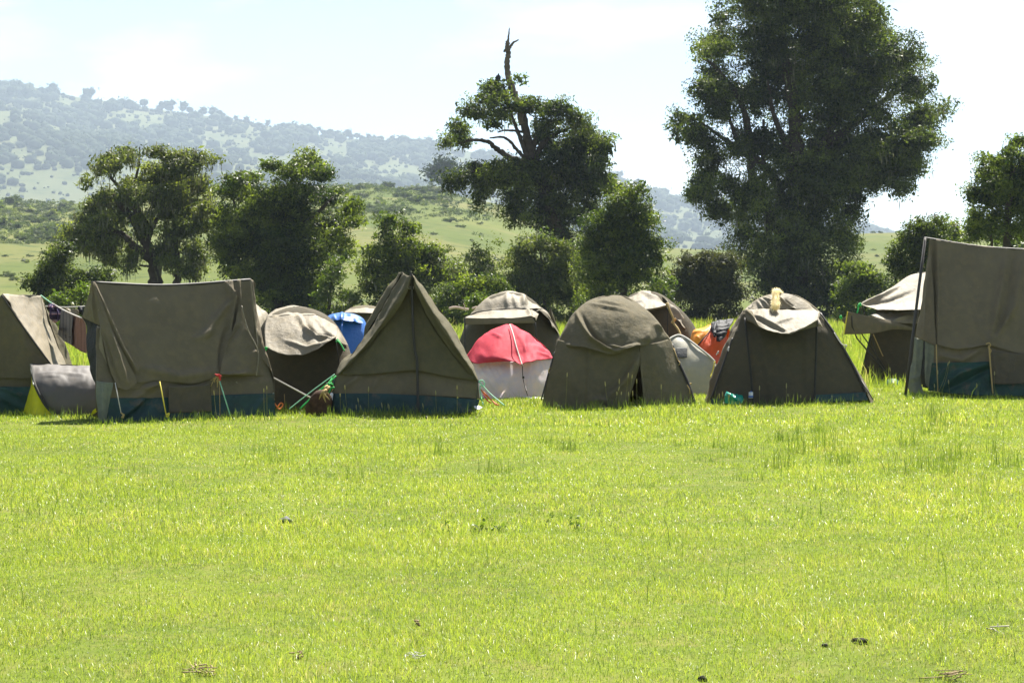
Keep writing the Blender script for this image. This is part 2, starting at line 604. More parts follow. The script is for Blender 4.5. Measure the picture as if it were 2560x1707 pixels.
cloth('roof', r, KHAKI_LIT, 1, 27.0, [[(15, 318, 0), (130, 323, .7), (240, 330, 1.4), (342, 332, 2.0)],
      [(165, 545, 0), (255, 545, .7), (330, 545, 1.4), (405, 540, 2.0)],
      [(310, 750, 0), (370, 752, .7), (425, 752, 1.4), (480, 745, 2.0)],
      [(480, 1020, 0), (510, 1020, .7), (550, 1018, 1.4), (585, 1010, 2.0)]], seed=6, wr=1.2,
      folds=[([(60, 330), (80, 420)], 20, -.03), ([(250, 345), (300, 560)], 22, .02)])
cloth('roof', r, KHAKI_LIT, 1, 27.0, [[(15, 318, 0), (180, 324, 1.0), (342, 332, 2.0)], [(-230, 640, 0), (-120, 640, 1.0), (-30, 640, 2.0)],
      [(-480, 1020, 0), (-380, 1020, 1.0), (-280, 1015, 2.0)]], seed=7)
cloth('rear_flap', r, OLIVE_SHADE, 1, 27.0, [[(338, 334, 2.0), (344, 336, 2.02), (350, 340, 2.06)], [(385, 470, 1.99), (398, 475, 2.05), (412, 480, 2.12)],
      [(450, 640, 1.98), (472, 640, 2.08), (500, 650, 2.2)], [(500, 790, 1.96), (535, 780, 2.1), (575, 800, 2.3)],
      [(548, 925, 1.95), (585, 920, 2.15), (615, 925, 2.4)], [(600, 1090, 1.95), (630, 1090, 2.2), (660, 1090, 2.4)]], seed=8,
      folds=[([(400, 480), (560, 800)], 14, .03)])
cloth('side_skirt', r, SKIRT_G, 1, 27.0, [[(478, 1015, .02), (530, 1015, 1.0), (583, 1005, 2.0)], [(560, 1325, 0), (610, 1295, 1.0), (650, 1270, 2.0)]], nv=14, seed=9)
cloth('rear_wall', r, OLIVE_SHADE, 1, 29.0, [[(336, 334), (342, 332), (348, 334)], [(150, 640), (300, 640), (450, 640)], [(-280, 1270), (180, 1270), (645, 1270)]], seed=10)
line('roof_edge', r, SEAM, 1, 26.98, [(12, 325), (160, 545), (305, 748), (432, 915), (480, 1022)], 0.012)

# ================================================================ pop-up tent
r = root_at('popup_tent', 'small grey barrel-shaped pop-up tent with bright yellow ends', 1, 500, 26.6, cat='tent')
arch = [[(262, 905), (400, 909), (520, 913), (640, 915), (740, 917), (905, 925)]]
cloth('canopy', r, GREYP, 1, 26.2, [[(262, 904, .75), (420, 909, .75), (600, 914, .75), (740, 917, .75), (905, 925, .75)],
      [(266, 935, .42), (420, 940, .40), (600, 945, .40), (740, 950, .40), (905, 955, .42)],
      [(274, 1010, .17), (430, 1015, .14), (600, 1020, .13), (750, 1025, .14), (905, 1030, .17)],
      [(305, 1110, .03), (440, 1115, .0), (600, 1120, -.01), (770, 1125, .0), (900, 1125, .03)],
      [(368, 1230, -.02), (480, 1235, -.05), (620, 1240, -.06), (780, 1240, -.05), (880, 1235, -.02)],
      [(505, 1345, .0), (560, 1350, -.02), (640, 1350, -.03), (760, 1348, -.02), (830, 1340, 0)]], seed=12, wr=.9,
      folds=[([(300, 985), (560, 975), (720, 1000)], 9, .018), ([(330, 1005), (520, 1000)], 7, .014), ([(560, 960), (720, 945)], 8, .012)])
cloth('canopy', r, GREYP, 1, 26.2, [[(262, 904, .75), (600, 914, .75), (905, 925, .75)], [(262, 960, 1.25), (600, 965, 1.3), (905, 970, 1.25)],
      [(300, 1270, 1.55), (600, 1280, 1.6), (850, 1270, 1.55)]], seed=13)
cloth('end_panel', r, YELLOW, 1, 26.2, [[(262, 950, .55), (266, 945, .5), (270, 950, .4)], [(256, 1080, .75), (270, 1075, .35), (286, 1085, .1)],
      [(222, 1190, .85), (265, 1195, .2), (340, 1200, .02)], [(168, 1345, .8), (300, 1360, .0), (500, 1350, -.01)]], seed=14, wr=.5)
cloth('end_panel', r, YELLOW, 1, 26.2, [[(905, 930, .6), (905, 930, .5), (905, 935, .4)], [(930, 1100, .6), (920, 1100, .3), (900, 1125, .04)],
      [(870, 1340, .7), (850, 1345, .2), (830, 1342, .0)]], seed=15, wr=.4)
cloth('end_trim', r, YELLOW, 1, 26.15, [[(770, 1290), (790, 1275), (812, 1262)], [(760, 1320), (785, 1315), (815, 1290)]], nv=10, nu=10, seed=16, wr=.2)
line('hoop', r, SEAM, 1, 26.18, [(262, 905, .75), (268, 945, .38), (290, 1070, .07), (360, 1215, -.03), (430, 1300, -.03), (505, 1348, -.01)], 0.020)
line('hoop', r, SEAM, 1, 26.2, [(262, 905, .75), (266, 1020, .9), (225, 1190, .9), (166, 1348, .8)], 0.009)
line('edge_piping', r, TRIM, 1, 26.15, [(256, 905, .75), (262, 945, .4), (272, 1020, .2), (280, 1075, .07)], 0.011)

# ================================================================ B  big ridge tent under a brown tarpaulin
TB = dict(tilt=0.00318, pc=440.0)
r = root_at('ridge_tent', 'big ridge tent under a draped brown tarpaulin, its low wall banded teal', 1, 1500, 25.6, G_ROW)
rows = [[(766, 218, 1.0), (1000, 231, 1.0), (1330, 238, 1.0), (1600, 236, 1.0), (1850, 215, 1.0), (2088, 192, 1.0)],
        [(828, 400, .74), (1060, 420, .72), (1330, 430, .70), (1600, 430, .70), (1870, 415, .72), (2108, 395, .80)],
        [(898, 610, .48), (1100, 630, .44), (1330, 640, .42), (1600, 640, .42), (1860, 620, .44), (2128, 600, .60)],
        [(965, 830, .24), (1120, 850, .18), (1330, 860, .16), (1600, 860, .16), (1840, 840, .18), (2140, 815, .38)],
        [(1080, 1062, .06), (1190, 1058, .0), (1330, 1040, -.02), (1600, 1066, -.02), (1826, 1008, .02), (2138, 985, .2)]]
cloth('fly_sheet', r, BROWN, 1, 25.5, rows, nu=90, nv=70, seed=20, wr=.32, thick=.007, **TB,
      folds=[([(1925, 215), (1935, 420), (1900, 640), (1832, 960)], 17, 0.093), ([(1990, 205), (1985, 560), (1900, 700)], 14, 0.085),
             ([(1960, 330), (1800, 520), (1700, 700)], 30, 0.051), ([(1905, 560), (1845, 780), (1835, 960)], 14, -0.085),
             ([(780, 235), (900, 520), (1020, 780), (1140, 960)], 16, 0.085), ([(1180, 930), (1500, 1010), (1800, 960)], 40, 0.051),
             ([(1600, 700), (1800, 620)], 30, .03), ([(1880, 215), (1960, 400)], 10, 0.068)])
# the left strip of the same tarpaulin, folded under the front one
cloth('fly_sheet', r, BROWN, 1, 25.42, [[(768, 222, 1.0), (776, 224, .98), (784, 230, .97)], [(800, 400, .84), (835, 420, .74), (870, 440, .70)],
      [(838, 590, .55), (895, 610, .5), (945, 640, .46)], [(880, 800, .40), (955, 830, .26), (1050, 850, .22)],
      [(930, 980, .22), (1010, 1000, .08), (1130, 1010, .08)], [(985, 1095, .08), (1060, 1120, .02), (1140, 1062, .05)]], seed=21, wr=1.1,
      folds=[([(930, 640), (1060, 1060)], 16, .04), ([(860, 640), (990, 1060)], 14, -.03)], **TB)
# small dangling hem under the sheet
cloth('fly_hem', r, BROWN, 1, 25.5, [[(1000, 1060, .07), (1200, 1040, .05), (1330, 1035, .05)], [(1015, 1118, .06), (1190, 1098, .04), (1325, 1048, .04)]],
      nv=12, seed=22, **TB)
cloth('fly_flap', r, BROWN, 1, 25.43, [[(1992, 400, .72), (2003, 405, .70), (2014, 412, .70)], [(1950, 600, .52), (2010, 590, .46), (2066, 610, .48)],
      [(1895, 750, .36), (2010, 750, .24), (2130, 770, .30)], [(1852, 870, .2), (2000, 880, .12), (2150, 810, .2)],
      [(1835, 985, .06), (1990, 1000, .0), (2136, 996, .12)]], seed=23, wr=1.2, folds=[([(1975, 560), (1920, 640), (1880, 760)], 16, .06),
      ([(1840, 1000), (1980, 985), (2100, 970)], 14, .04)], **TB)
cloth('end_panel', r, BROWN, 1, 25.5, [[(2086, 193, 1.0), (2110, 200, 1.02), (2136, 232, 1.04)], [(2106, 400, .8), (2118, 350, 1.0), (2128, 340, 1.2)],
      [(2128, 600, .58), (2150, 560, 1.0), (2158, 520, 1.3)], [(2150, 800, .35), (2185, 780, .8), (2208, 760, 1.2)],
      [(2140, 1000, .12), (2210, 1004, .3), (2278, 1004, .7)]], seed=24, wr=1.1,
      folds=[([(2105, 210), (2120, 420), (2150, 740)], 9, .03)], **TB)
line('edge_piping', r, KHAKI_LIT, 1, 25.4, [(2088, 192, 1.0), (2100, 300, .9), (2120, 480, .75), (2150, 760, .42)], .010, **TB)
line('edge_piping', r, KHAKI_LIT, 1, 25.4, [(2015, 415, .72), (2066, 610, .46), (2152, 800, .16), (2138, 998, .05)], .010, **TB)
cloth('side_flap', r, BROWN, 1, 25.5, [[(766, 218, 1.0), (768, 220, 1.0), (771, 224, 1.0)], [(722, 370, 1.3), (760, 390, 1.0), (806, 400, .8)],
      [(682, 510, 1.5), (755, 545, 1.0), (838, 585, .6)]], seed=25, folds=[([(770, 240), (790, 540)], 12, .03)], **TB)
cloth('doorway_shade', r, BLACKF, 1, 25.5, [[(684, 510, 1.5), (740, 540, 1.1), (803, 572, .72)], [(718, 600, 1.45), (762, 620, 1.0), (806, 650, .62)],  # black sheet standing in for the darkness inside the tent
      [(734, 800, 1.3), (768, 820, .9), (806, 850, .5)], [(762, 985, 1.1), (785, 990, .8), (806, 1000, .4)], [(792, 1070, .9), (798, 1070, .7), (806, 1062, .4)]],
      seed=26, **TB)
cloth('side_wall', r, KHAKI_LIT, 1, 25.5, [[(803, 575, .75), (822, 585, .6), (842, 592, .5)], [(802, 800, .5), (835, 820, .38), (880, 840, .3)],
      [(800, 1042, .22), (860, 1052, .14), (955, 1058, .1)]], nv=26, seed=27, **TB)
cloth('front_wall', r, BROWN, 1, 25.5, [[(800, 600, .55), (1400, 600, .5), (2150, 600, .6)], [(810, 960, .2), (1400, 960, .12), (2270, 960, .3)],
      [(800, 1090, .08), (1400, 1100, .05), (2280, 1050, .12)], [(805, 1185, .05), (1400, 1180, .02), (2288, 1145, .05)]], nu=60, seed=28, wr=1.3,
      folds=[([(1180, 1110), (1320, 1060)], 24, .05), ([(1100, 1200), (1330, 1050)], 30, .04), ([(1700, 1160), (1760, 1010)], 20, .03)], **TB)
cloth('groundsheet_skirt', r, SKIRT, 1, 25.48, [[(880, 1185, .05), (1400, 1178, .02), (1800, 1160, .02), (2290, 1142, .05)],
      [(885, 1290, .02), (1400, 1290, -.01), (1800, 1270, -.01), (2292, 1240, .02)], [(890, 1400, 0), (1400, 1395, -.03), (1800, 1370, -.03), (2295, 1345, 0)]],
      nu=70, nv=26, seed=29, wr=1.5, folds=[([(1010, 1340), (1200, 1190)], 26, .07), ([(1120, 1350), (1260, 1180)], 30, -.06), ([(2080, 1340), (2230, 1150)], 24, .03)], **TB)
cloth('corner_tarp', r, PALE, 1, 25.45, [[(804, 1040, .18), (860, 1050, .1), (948, 1055, .06)], [(802, 1170, .1), (850, 1180, .0), (918, 1180, .03)],
      [(818, 1300, .04), (855, 1310, -.04), (893, 1300, .0)], [(822, 1405, .0), (850, 1410, -.05), (880, 1400, 0)]], seed=30, wr=1.6,
      folds=[([(850, 1060), (852, 1390)], 10, .03), ([(900, 1080), (880, 1380)], 8, -.02)], **TB)
cloth('canvas_patch', r, PATCHC, 1, 25.44, [[(1402, 1085), (1580, 1080), (1760, 1070)], [(1404, 1200), (1580, 1195), (1762, 1180)],
      [(1408, 1310), (1590, 1303), (1762, 1296)]], seed=31, nv=16, wr=.8, **TB)
cloth('roof', r, BROWN, 1, 25.5, [[(766, 218, 1.0), (1400, 238, 1.0), (2088, 192, 1.0)], [(780, 700, 1.6), (1400, 700, 1.6), (2150, 690, 1.6)],
      [(800, 1290, 2.2), (1400, 1290, 2.2), (2200, 1270, 2.2)]], seed=32, **TB)
cloth('end_wall', r, BROWN, 1, 25.5, [[(2080, 240, 1.0), (2085, 240, 1.0), (2090, 240, 1.0)], [(2150, 760, .5), (2180, 760, 1.0), (2200, 760, 1.6)],
      [(2280, 1000, .15), (2260, 1000, 1.0), (2230, 1000, 2.1)], [(2290, 1340, 0), (2270, 1310, 1.0), (2240, 1290, 2.2)]], seed=33, **TB)
line('ridge_pole', r, POLE, 1, 25.5, [(762, 222, 1.02), (1400, 246, 1.02), (2090, 200, 1.02)], .022, **TB)
line('guy_line', r, ROPE_W, 1, 25.4, [(960, 1055, 0), (1010, 1310, -.2)], .006, **TB)
line('guy_line', r, ROPE_T, 1, 25.4, [(1008, 1305, -.2), (1026, 1322, -.22), (1016, 1345, -.2), (1034, 1318, -.2), (1024, 1352, -.2)], .010, n=24, **TB)
line('guy_line', r, ROPE_Y, 1, 25.4, [(1331, 1045, 0), (1388, 1335, -.25)], .009, **TB)
line('guy_line', r, ROPE_Y, 1, 25.4, [(1386, 1325, -.25), (1410, 1312, -.25), (1400, 1338, -.25), (1384, 1335, -.25)], .011, n=20, **TB)
line('guy_line', r, ROPE_M, 1, 25.4, [(1826, 1025, 0), (1922, 1335, -.3)], .009, **TB)
line('guy_line', r, ROPE_T, 1, 25.4, [(1830, 1030, 0), (1835, 1340, -.2)], .005, **TB)
line('guy_line', r, ROPE_W, 1, 25.5, [(2272, 1010, .5), (2860, 1325, .2)], .011, **TB)
line('tent_peg', r, POLE, 1, 25.5, [(2856, 1305, .2), (2864, 1365, .2)], .014, **TB)
line('guy_line', r, ROPE_T, 1, 25.5, [(2272, 1000, .3), (2275, 1120, .2), (2290, 1200, .1)], .006, n=12, **TB)
line('guy_line', r, ROPE_O, 1, 25.6, [(2255, 1180, .1), (2300, 1240, 0), (2330, 1275, 0), (2360, 1240, 0), (2340, 1225, 0), (2310, 1270, 0)], .009, n=30, **TB)
cloth('corner_tarp', r, WHITEP, 1, 25.55, [[(2258, 1205), (2264, 1203), (2270, 1210)], [(2235, 1290), (2262, 1300, -.06), (2285, 1280)],
      [(2225, 1330), (2260, 1345, -.1), (2312, 1340)]], nv=16, nu=16, seed=34, wr=1.4, **TB)
# rag knotted to the hem
mb = MB()
rg = np.random.default_rng(3)
c0 = wpts(1, 25.33, [(1820, 1000)], **TB)[0]
for k in range(9):
    e = c0 + np.array([rg.uniform(-.05, .05), rg.uniform(-.03, .03), rg.uniform(-.06, .05)])
    mb.tube(cr([c0, (c0 + e) / 2 + rg.uniform(-.02, .02, 3), e], 6), [.012, .013, .014, .012, .009, .004])
mb.build('rag_knot', REDRAG, r)
mb = MB()
for k in range(10):
    e = c0 + np.array([rg.uniform(-.13, .02), rg.uniform(-.03, .03), rg.uniform(-.15, -.02)])
    mb.tube(cr([c0, (c0 + e) / 2 + rg.uniform(-.02, .02, 3), e], 6), [.008, .008, .007, .006, .005, .003])
mb.build('frayed_rope', ROPE_T, r)

# ================================================================ C  lit ridge tent peeping out behind B
r = root_at('ridge_tent', 'pale sunlit ridge tent mostly hidden behind the right end of the big tarpaulin tent', 2, 40, 33.0)
cloth('roof', r, KHAKI_LIT, 2, 33.0, [[(40, 370, 0), (85, 377, .8), (128, 386, 1.6)], [(90, 480, 0), (140, 460, .8), (182, 440, 1.6)],
      [(160, 575, 0), (205, 535, .8), (238, 500, 1.6)], [(270, 900, 0), (310, 860, .8), (340, 820, 1.6)]], seed=36, folds=[([(120, 400), (200, 540)], 10, .03)])
cloth('roof', r, KHAKI_LIT, 2, 33.0, [[(40, 370, 0), (85, 377, .8), (128, 386, 1.6)], [(-190, 900, 0), (-150, 860, .8), (-100, 820, 1.6)]], seed=37)
cloth('front_wall', r, OLIVE_SHADE, 2, 33.02, [[(38, 372), (40, 371), (42, 372)], [(-75, 640), (40, 640), (155, 640)], [(-200, 1110), (40, 1110), (290, 1110)]], seed=38)
cloth('side_skirt', r, OLIVE_SHADE, 2, 33.0, [[(268, 890, 0), (338, 815, 1.6)], [(290, 1110, 0), (365, 1060, 1.6)]], nv=10, seed=39)

# ================================================================ D  dome with the sunlit awning (left of the A-frame)
r = root_at('dome_tent', 'khaki dome tent with a wide sunlit awning, left of the A-frame tent', 2, 540, 29.0)
dome('body', r, OLIVE_DEEP_SHADE, 2, 28.1, 2.0, [(424, 440, 500), (436, 380, 580), (470, 290, 670), (520, 225, 745), (600, 185, 810), (700, 170, 870), (820, 150, 920),
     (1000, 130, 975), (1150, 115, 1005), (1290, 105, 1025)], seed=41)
cloth('roof_sheet', r, KHAKI_LIT, 2, 28.1, [[(300, 445, 1.15), (400, 420, 1.2), (470, 415, 1.2), (560, 425, 1.2), (650, 462, 1.15)],
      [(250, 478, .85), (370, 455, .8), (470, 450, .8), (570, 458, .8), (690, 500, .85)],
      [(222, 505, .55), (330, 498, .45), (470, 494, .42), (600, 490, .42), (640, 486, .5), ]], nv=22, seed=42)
cloth('awning', r, KHAKI_LIT, 2, 28.1, [[(222, 505, .55), (330, 498, .45), (480, 493, .42), (640, 488, .46), (735, 540, .6), (812, 598, .8)],
      [(205, 610, .15), (330, 610, .05), (480, 615, -.02), (630, 600, -.02), (730, 610, .15), (812, 640, .35)],
      [(208, 700, -.15), (330, 730, -.25), (480, 740, -.32), (620, 705, -.28), (720, 672, -.12), (808, 672, .0)],
      [(213, 757, -.32), (330, 810, -.45), (480, 830, -.5), (620, 790, -.45), (720, 735, -.3), (806, 694, -.15)]], nu=60, seed=43, wr=1.1, thick=.006,
      folds=[([(490, 500), (560, 620), (680, 690), (800, 692)], 14, .07), ([(530, 560), (640, 660), (790, 690)], 12, -.06), ([(360, 700), (560, 770), (790, 700)], 14, .03),
             ([(640, 520), (720, 640), (800, 690)], 12, .04)])
cloth('side_sheet', r, KHAKI_LIT, 2, 28.1, [[(790, 596, .8), (806, 594, .9), (820, 600, 1.0)], [(782, 660, .35), (840, 655, .6), (865, 670, .9)], [(800, 692, .1), (860, 735, .4), (905, 745, .8)]],
      nu=18, nv=18, seed=44)
for p in ([(806, 696, -.15), (838, 730, -.2), (872, 792, -.25)], [(810, 690, -.15), (835, 720, -.15), (815, 712, -.15), (800, 716, -.15)],
          [(214, 757, -.32), (208, 775, -.32), (226, 762, -.32), (212, 790, -.32)]):
    line('guy_line', r, ROPE_G, 2, 28.05, p, .011, n=16)
line('guy_line', r, ROPE_T, 2, 28.0, [(370, 1150), (374, 1260)], .006)
line('seam', r, SEAM, 2, 28.03, [(800, 700, .2), (820, 850, .08), (860, 1240, -.03)], .008)

# ================================================================ E  blue dome, F olive dome behind it
r = root_at('dome_tent', 'blue nylon dome tent half hidden behind the tall A-frame tent', 2, 870, 38.8)
dome('body', r, BLUE, 2, 38.0, 1.9, [(474, 850, 880), (479, 800, 930), (492, 755, 975), (515, 722, 1015), (545, 700, 1040), (620, 665, 1070), (720, 640, 1095), (880, 610, 1125), (1040, 590, 1145)],
     seed=46, n=2.6, wr=1.3)
for p in ([(862, 475, .9), (868, 500, .35), (852, 560, .1), (848, 640, .0), (838, 1030, -.05)], [(905, 484, 1.0), (940, 520, .7), (985, 560, .5)], [(862, 475, .9), (800, 520, .5), (745, 600, .5)]):
    line('seam', r, BLUE, 2, 37.9, p, .014)
cloth('fly_sheet', r, BLUE, 2, 37.9, [[(760, 490, .8), (855, 474, .85), (960, 498, .9)], [(725, 520, .6), (850, 505, .3), (1020, 540, .7)], [(712, 545, .5), (850, 540, .1), (1034, 560, .55)]],
      nv=22, seed=47, wr=1.5, folds=[([(850, 478), (845, 540)], 12, .05), ([(780, 500), (800, 540)], 14, .03), ([(900, 490), (960, 550)], 10, .05)])
r = root_at('dome_tent', 'low khaki dome tent peeping out between the blue tent and the A-frame tent', 2, 1040, 46.0)
dome('body', r, OLIVE_SHADE, 2, 45.0, 2.2, [(411, 1020, 1070), (416, 980, 1110), (430, 930, 1160), (460, 880, 1200), (475, 865, 1215), (600, 810, 1260), (780, 770, 1300), (945, 750, 1320)], seed=48)
cloth('fly_sheet', r, KHAKI_LIT, 2, 45.0, [[(955, 424, 1.1), (1045, 410, 1.1), (1120, 422, 1.1)], [(905, 446, .6), (1045, 440, .5), (1180, 448, .6)], [(868, 472, .3), (1045, 474, .1), (1215, 478, .3)]],
      nv=18, seed=49)
line('seam', r, SEAM, 2, 44.9, [(868, 472, .3), (1045, 478, .1), (1215, 480, .3)], .01)

# ================================================================ G  tall A-frame tent
r = root_at('ridge_tent', 'tall olive A-frame tent with its triangular end and centre pole facing the viewer', 2, 1430, 27.0, G_ROW)
cloth('front_wall', r, OLIVE_G, 2, 26.5, [[(1418, 190, .28), (1424, 186, .28), (1430, 182, .27), (1436, 186, .28), (1442, 190, .28)],
      [(1330, 370, .22), (1390, 372, .2), (1440, 375, .18), (1485, 378, .2), (1525, 380, .22)],
      [(1180, 575, .14), (1320, 570, .12), (1450, 570, .1), (1545, 590, .12), (1640, 605, .14)],
      [(1000, 780, .07), (1240, 770, .04), (1462, 770, .02), (1620, 790, .04), (1785, 808, .07)],
      [(806, 988, 0), (1120, 985, -.04), (1450, 956, -.05), (1700, 1000, -.03), (1980, 1042, 0)]], nu=70, nv=60, seed=50, wr=1.0, thick=.007,
      folds=[([(1428, 200), (1440, 480), (1450, 940)], 12, .03), ([(1250, 560), (1020, 860)], 24, .025), ([(1640, 640), (1860, 960)], 18, .03), ([(1500, 420), (1700, 760)], 20, .02)])
cloth('fly_sheet', r, OLIVE_G, 2, 26.5, [[(1318, 132, .95), (1340, 128, .6), (1362, 142, .35), (1392, 160, .1), (1426, 165, -.1)],
      [(1238, 245, 1.0), (1285, 235, .55), (1318, 270, .3), (1345, 290, .02), (1398, 290, -.02)],
      [(1140, 400, 1.0), (1195, 410, .5), (1225, 450, .22), (1250, 450, -.04), (1310, 455, .0)],
      [(1050, 560, 1.0), (1100, 570, .5), (1130, 590, .18), (1160, 585, -.06), (1205, 590, .0)],
      [(965, 730, .95), (1010, 720, .4), (1030, 740, .12), (1050, 735, -.08), (1090, 735, -.02)],
      [(870, 850, .9), (905, 845, .35), (925, 850, .05), (945, 850, -.08), (970, 850, -.04)],
      [(800, 978, .6), (808, 982, .3), (814, 984, .02), (822, 985, -.06), (832, 986, -.04)]], nu=60, nv=60, seed=51, wr=1.2,
      folds=[([(1330, 140), (1215, 330), (1040, 620), (890, 845)], 15, -.10), ([(1370, 150), (1270, 360), (1100, 640)], 10, .05)])
cloth('fly_sheet', r, OLIVE_G, 2, 26.5, [[(1434, 160, -.1), (1442, 166, .0), (1450, 172, .15)], [(1470, 290, .0), (1505, 285, -.05), (1540, 275, .3)],
      [(1560, 480, .04), (1610, 460, -.08), (1655, 440, .4)], [(1640, 610, .04), (1690, 580, -.08), (1738, 556, .45)],
      [(1750, 770, .02), (1790, 730, -.1), (1825, 692, .5)], [(1870, 920, .02), (1890, 880, -.08), (1910, 855, .4)], [(1978, 1042, .0), (1984, 1038, -.04), (1990, 1036, .1)]],
      nu=30, nv=60, seed=52, wr=1.1, folds=[([(1440, 190), (1560, 470), (1760, 770), (1960, 1025)], 8, .03)])
cloth('roof', r, OLIVE_G, 2, 26.5, [[(1345, 150, .5), (1370, 175, 1.6), (1390, 200, 2.6)], [(1060, 640, .5), (1120, 620, 1.6), (1190, 620, 2.6)],
      [(806, 985, .2), (880, 960, 1.6), (960, 950, 2.6)]], seed=53)
cloth('roof', r, OLIVE_G, 2, 26.5, [[(1440, 172, .2), (1415, 190, 1.6), (1392, 200, 2.6)], [(1738, 560, .4), (1670, 580, 1.6), (1600, 600, 2.6)],
      [(1985, 1036, .1), (1880, 990, 1.6), (1800, 960, 2.6)]], seed=54)
cloth('front_wall', r, BROWN, 2, 26.5, [[(800, 975, .06), (1130, 970, .04), (1450, 940, .04), (1700, 985, .04), (1985, 1030, .06)],
      [(790, 1060, .03), (1130, 1060, .0), (1450, 1060, .0), (1700, 1070, .0), (1990, 1085, .03)],
      [(775, 1150, .02), (1130, 1150, -.03), (1450, 1160, -.02), (1700, 1170, -.03), (1998, 1190, .02)]], nu=60, nv=24, seed=55, wr=1.4,
      folds=[([(870, 1100), (1000, 990)], 22, .05), ([(1090, 1130), (1180, 980)], 30, .04), ([(1380, 1150), (1420, 980)], 24, .04)])
cloth('groundsheet_skirt', r, SKIRT, 2, 26.47, [[(778, 1145, .02), (1130, 1145, -.03), (1450, 1160, -.02), (1700, 1175, -.03), (1998, 1195, .02)],
      [(765, 1230, .0), (1130, 1240, -.06), (1450, 1240, -.04), (1700, 1240, -.05), (1985, 1245, .0)],
      [(742, 1345, -.02), (1130, 1350, -.08), (1450, 1335, -.06), (1700, 1325, -.06), (1965, 1300, 0)]], nu=60, nv=24, seed=56, wr=1.6,
      folds=[([(820, 1330), (900, 1160)], 26, .05), ([(1190, 1240), (1220, 1160)], 20, .04)])
cloth('side_skirt', r, SKIRT, 2, 26.5, [[(778, 1000, .02), (860, 990, 2.6)], [(742, 1340, 0), (850, 1260, 2.6)]], nv=12, seed=57)
cloth('side_skirt', r, SKIRT, 2, 26.5, [[(1990, 1040, .05), (1820, 990, 2.6)], [(1965, 1300, 0), (1830, 1250, 2.6)]], nv=12, seed=58)
cloth('rear_wall', r, OLIVE_G, 2, 29.1, [[(1388, 200), (1390, 199), (1392, 200)], [(1190, 620), (1390, 620), (1600, 620)], [(900, 1250), (1390, 1250), (1840, 1250)]], seed=59)
line('centre_pole', r, POLE, 2, 26.42, [(1430, 150, .1), (1436, 330, .1), (1445, 620, .05), (1462, 800, .02), (1478, 900, .0), (1486, 1330, -.06)], .019)
line('pole_tip', r, POLE, 2, 26.5, [(1424, 128), (1427, 162)], .008)
lab = cloth('label', r, LABELC, 2, 26.44, [[(1405, 254, .18), (1427, 252, .18)], [(1405, 277, .18), (1427, 277, .18)]], nu=4, nv=4, wr=0)
for y in (259, 265, 271):
    line('print_mark', lab, INK, 2, 26.43, [(1410, y, .18), (1422, y, .18)], .004)
cloth('label', r, LABELC, 2, 26.44, [[(1443, 254, .18), (1449, 254, .18)], [(1443, 278, .18), (1449, 278, .18)]], nu=3, nv=3, wr=0)
cloth('corner_tarp', r, WHITEP, 2, 26.5, [[(758, 1130, .05), (770, 1140, 0), (776, 1150, -.02)], [(725, 1220, .1), (745, 1230, -.05), (765, 1240, -.06)],
      [(676, 1290, .15), (700, 1300, .05), (730, 1300, -.06)], [(690, 1335, .1), (712, 1345, -.05), (745, 1345, -.1)]], nu=16, nv=20, seed=60, wr=1.4)
cloth('corner_tarp', r, WHITEP, 2, 26.5, [[(1945, 1235), (1960, 1240), (2000, 1250)], [(1955, 1265, -.05), (1985, 1282, -.1), (2022, 1262, -.05)]], nu=12, nv=10, seed=61)
for p, m_, w in (([(790, 985, 0), (600, 1125, -.1), (410, 1275, -.2)], ROPE_M, .007), ([(775, 1000, 0), (735, 1060, -.1), (650, 1130, -.15), (500, 1272, -.25)], ROPE_G, .009),
                 ([(735, 1060, -.1), (770, 1030, -.05), (800, 1000, 0)], ROPE_G, .010), ([(735, 1055, -.1), (755, 1100, -.12), (735, 1150, -.1)], ROPE_G, .008),
                 ([(655, 1120, -.15), (710, 1100, -.12), (782, 1093, -.08), (775, 1100, -.08), (700, 1108, -.1)], ROPE_G, .008),
                 ([(735, 1060, -.1), (760, 1065, -.1), (778, 1075, -.08), (755, 1050, -.08), (740, 1065, -.1)], ROPE_G, .009),
                 ([(728, 1058, -.1), (712, 1110, -.12), (700, 1150, -.12)], ROPE_W, .010), ([(780, 1000, 0), (765, 1060, -.03), (780, 1090, -.03), (760, 1140, -.02)], ROPE_T, .006),
                 ([(1992, 1045, 0), (2090, 1150, -.1), (2205, 1245, -.3)], ROPE_M, .009),
                 ([(1992, 1045, 0), (2020, 1035, 0), (2040, 1060, 0), (2030, 1090, 0), (2005, 1075, 0), (2003, 1130, -.02), (2012, 1190, -.04), (2030, 1240, -.1)], ROPE_M, .009),
                 ([(2000, 1110, 0), (2008, 1160, 0), (2020, 1210, -.1)], ROPE_G, .008)):
    line('guy_line', r, m_, 2, 26.42, p, w, n=24)
mb = MB()
for k in range(6):
    q0 = wpts(2, 26.4, [(2008 + k * 3, 1110 + 6 * k, 0), (2080 + k * 4, 1180 + 5 * k, -.1), (2130 + 6 * k, 1240 + 2 * (k % 3), -.2)])
    mb.tube(cr(q0, 10), .007)
mb.build('guy_line', ROPE_O, r)
line('loop_of_cord', r, REDRAG, 2, 26.3, [(2030, 1150), (2060, 1200), (2095, 1225)], .008, n=10)

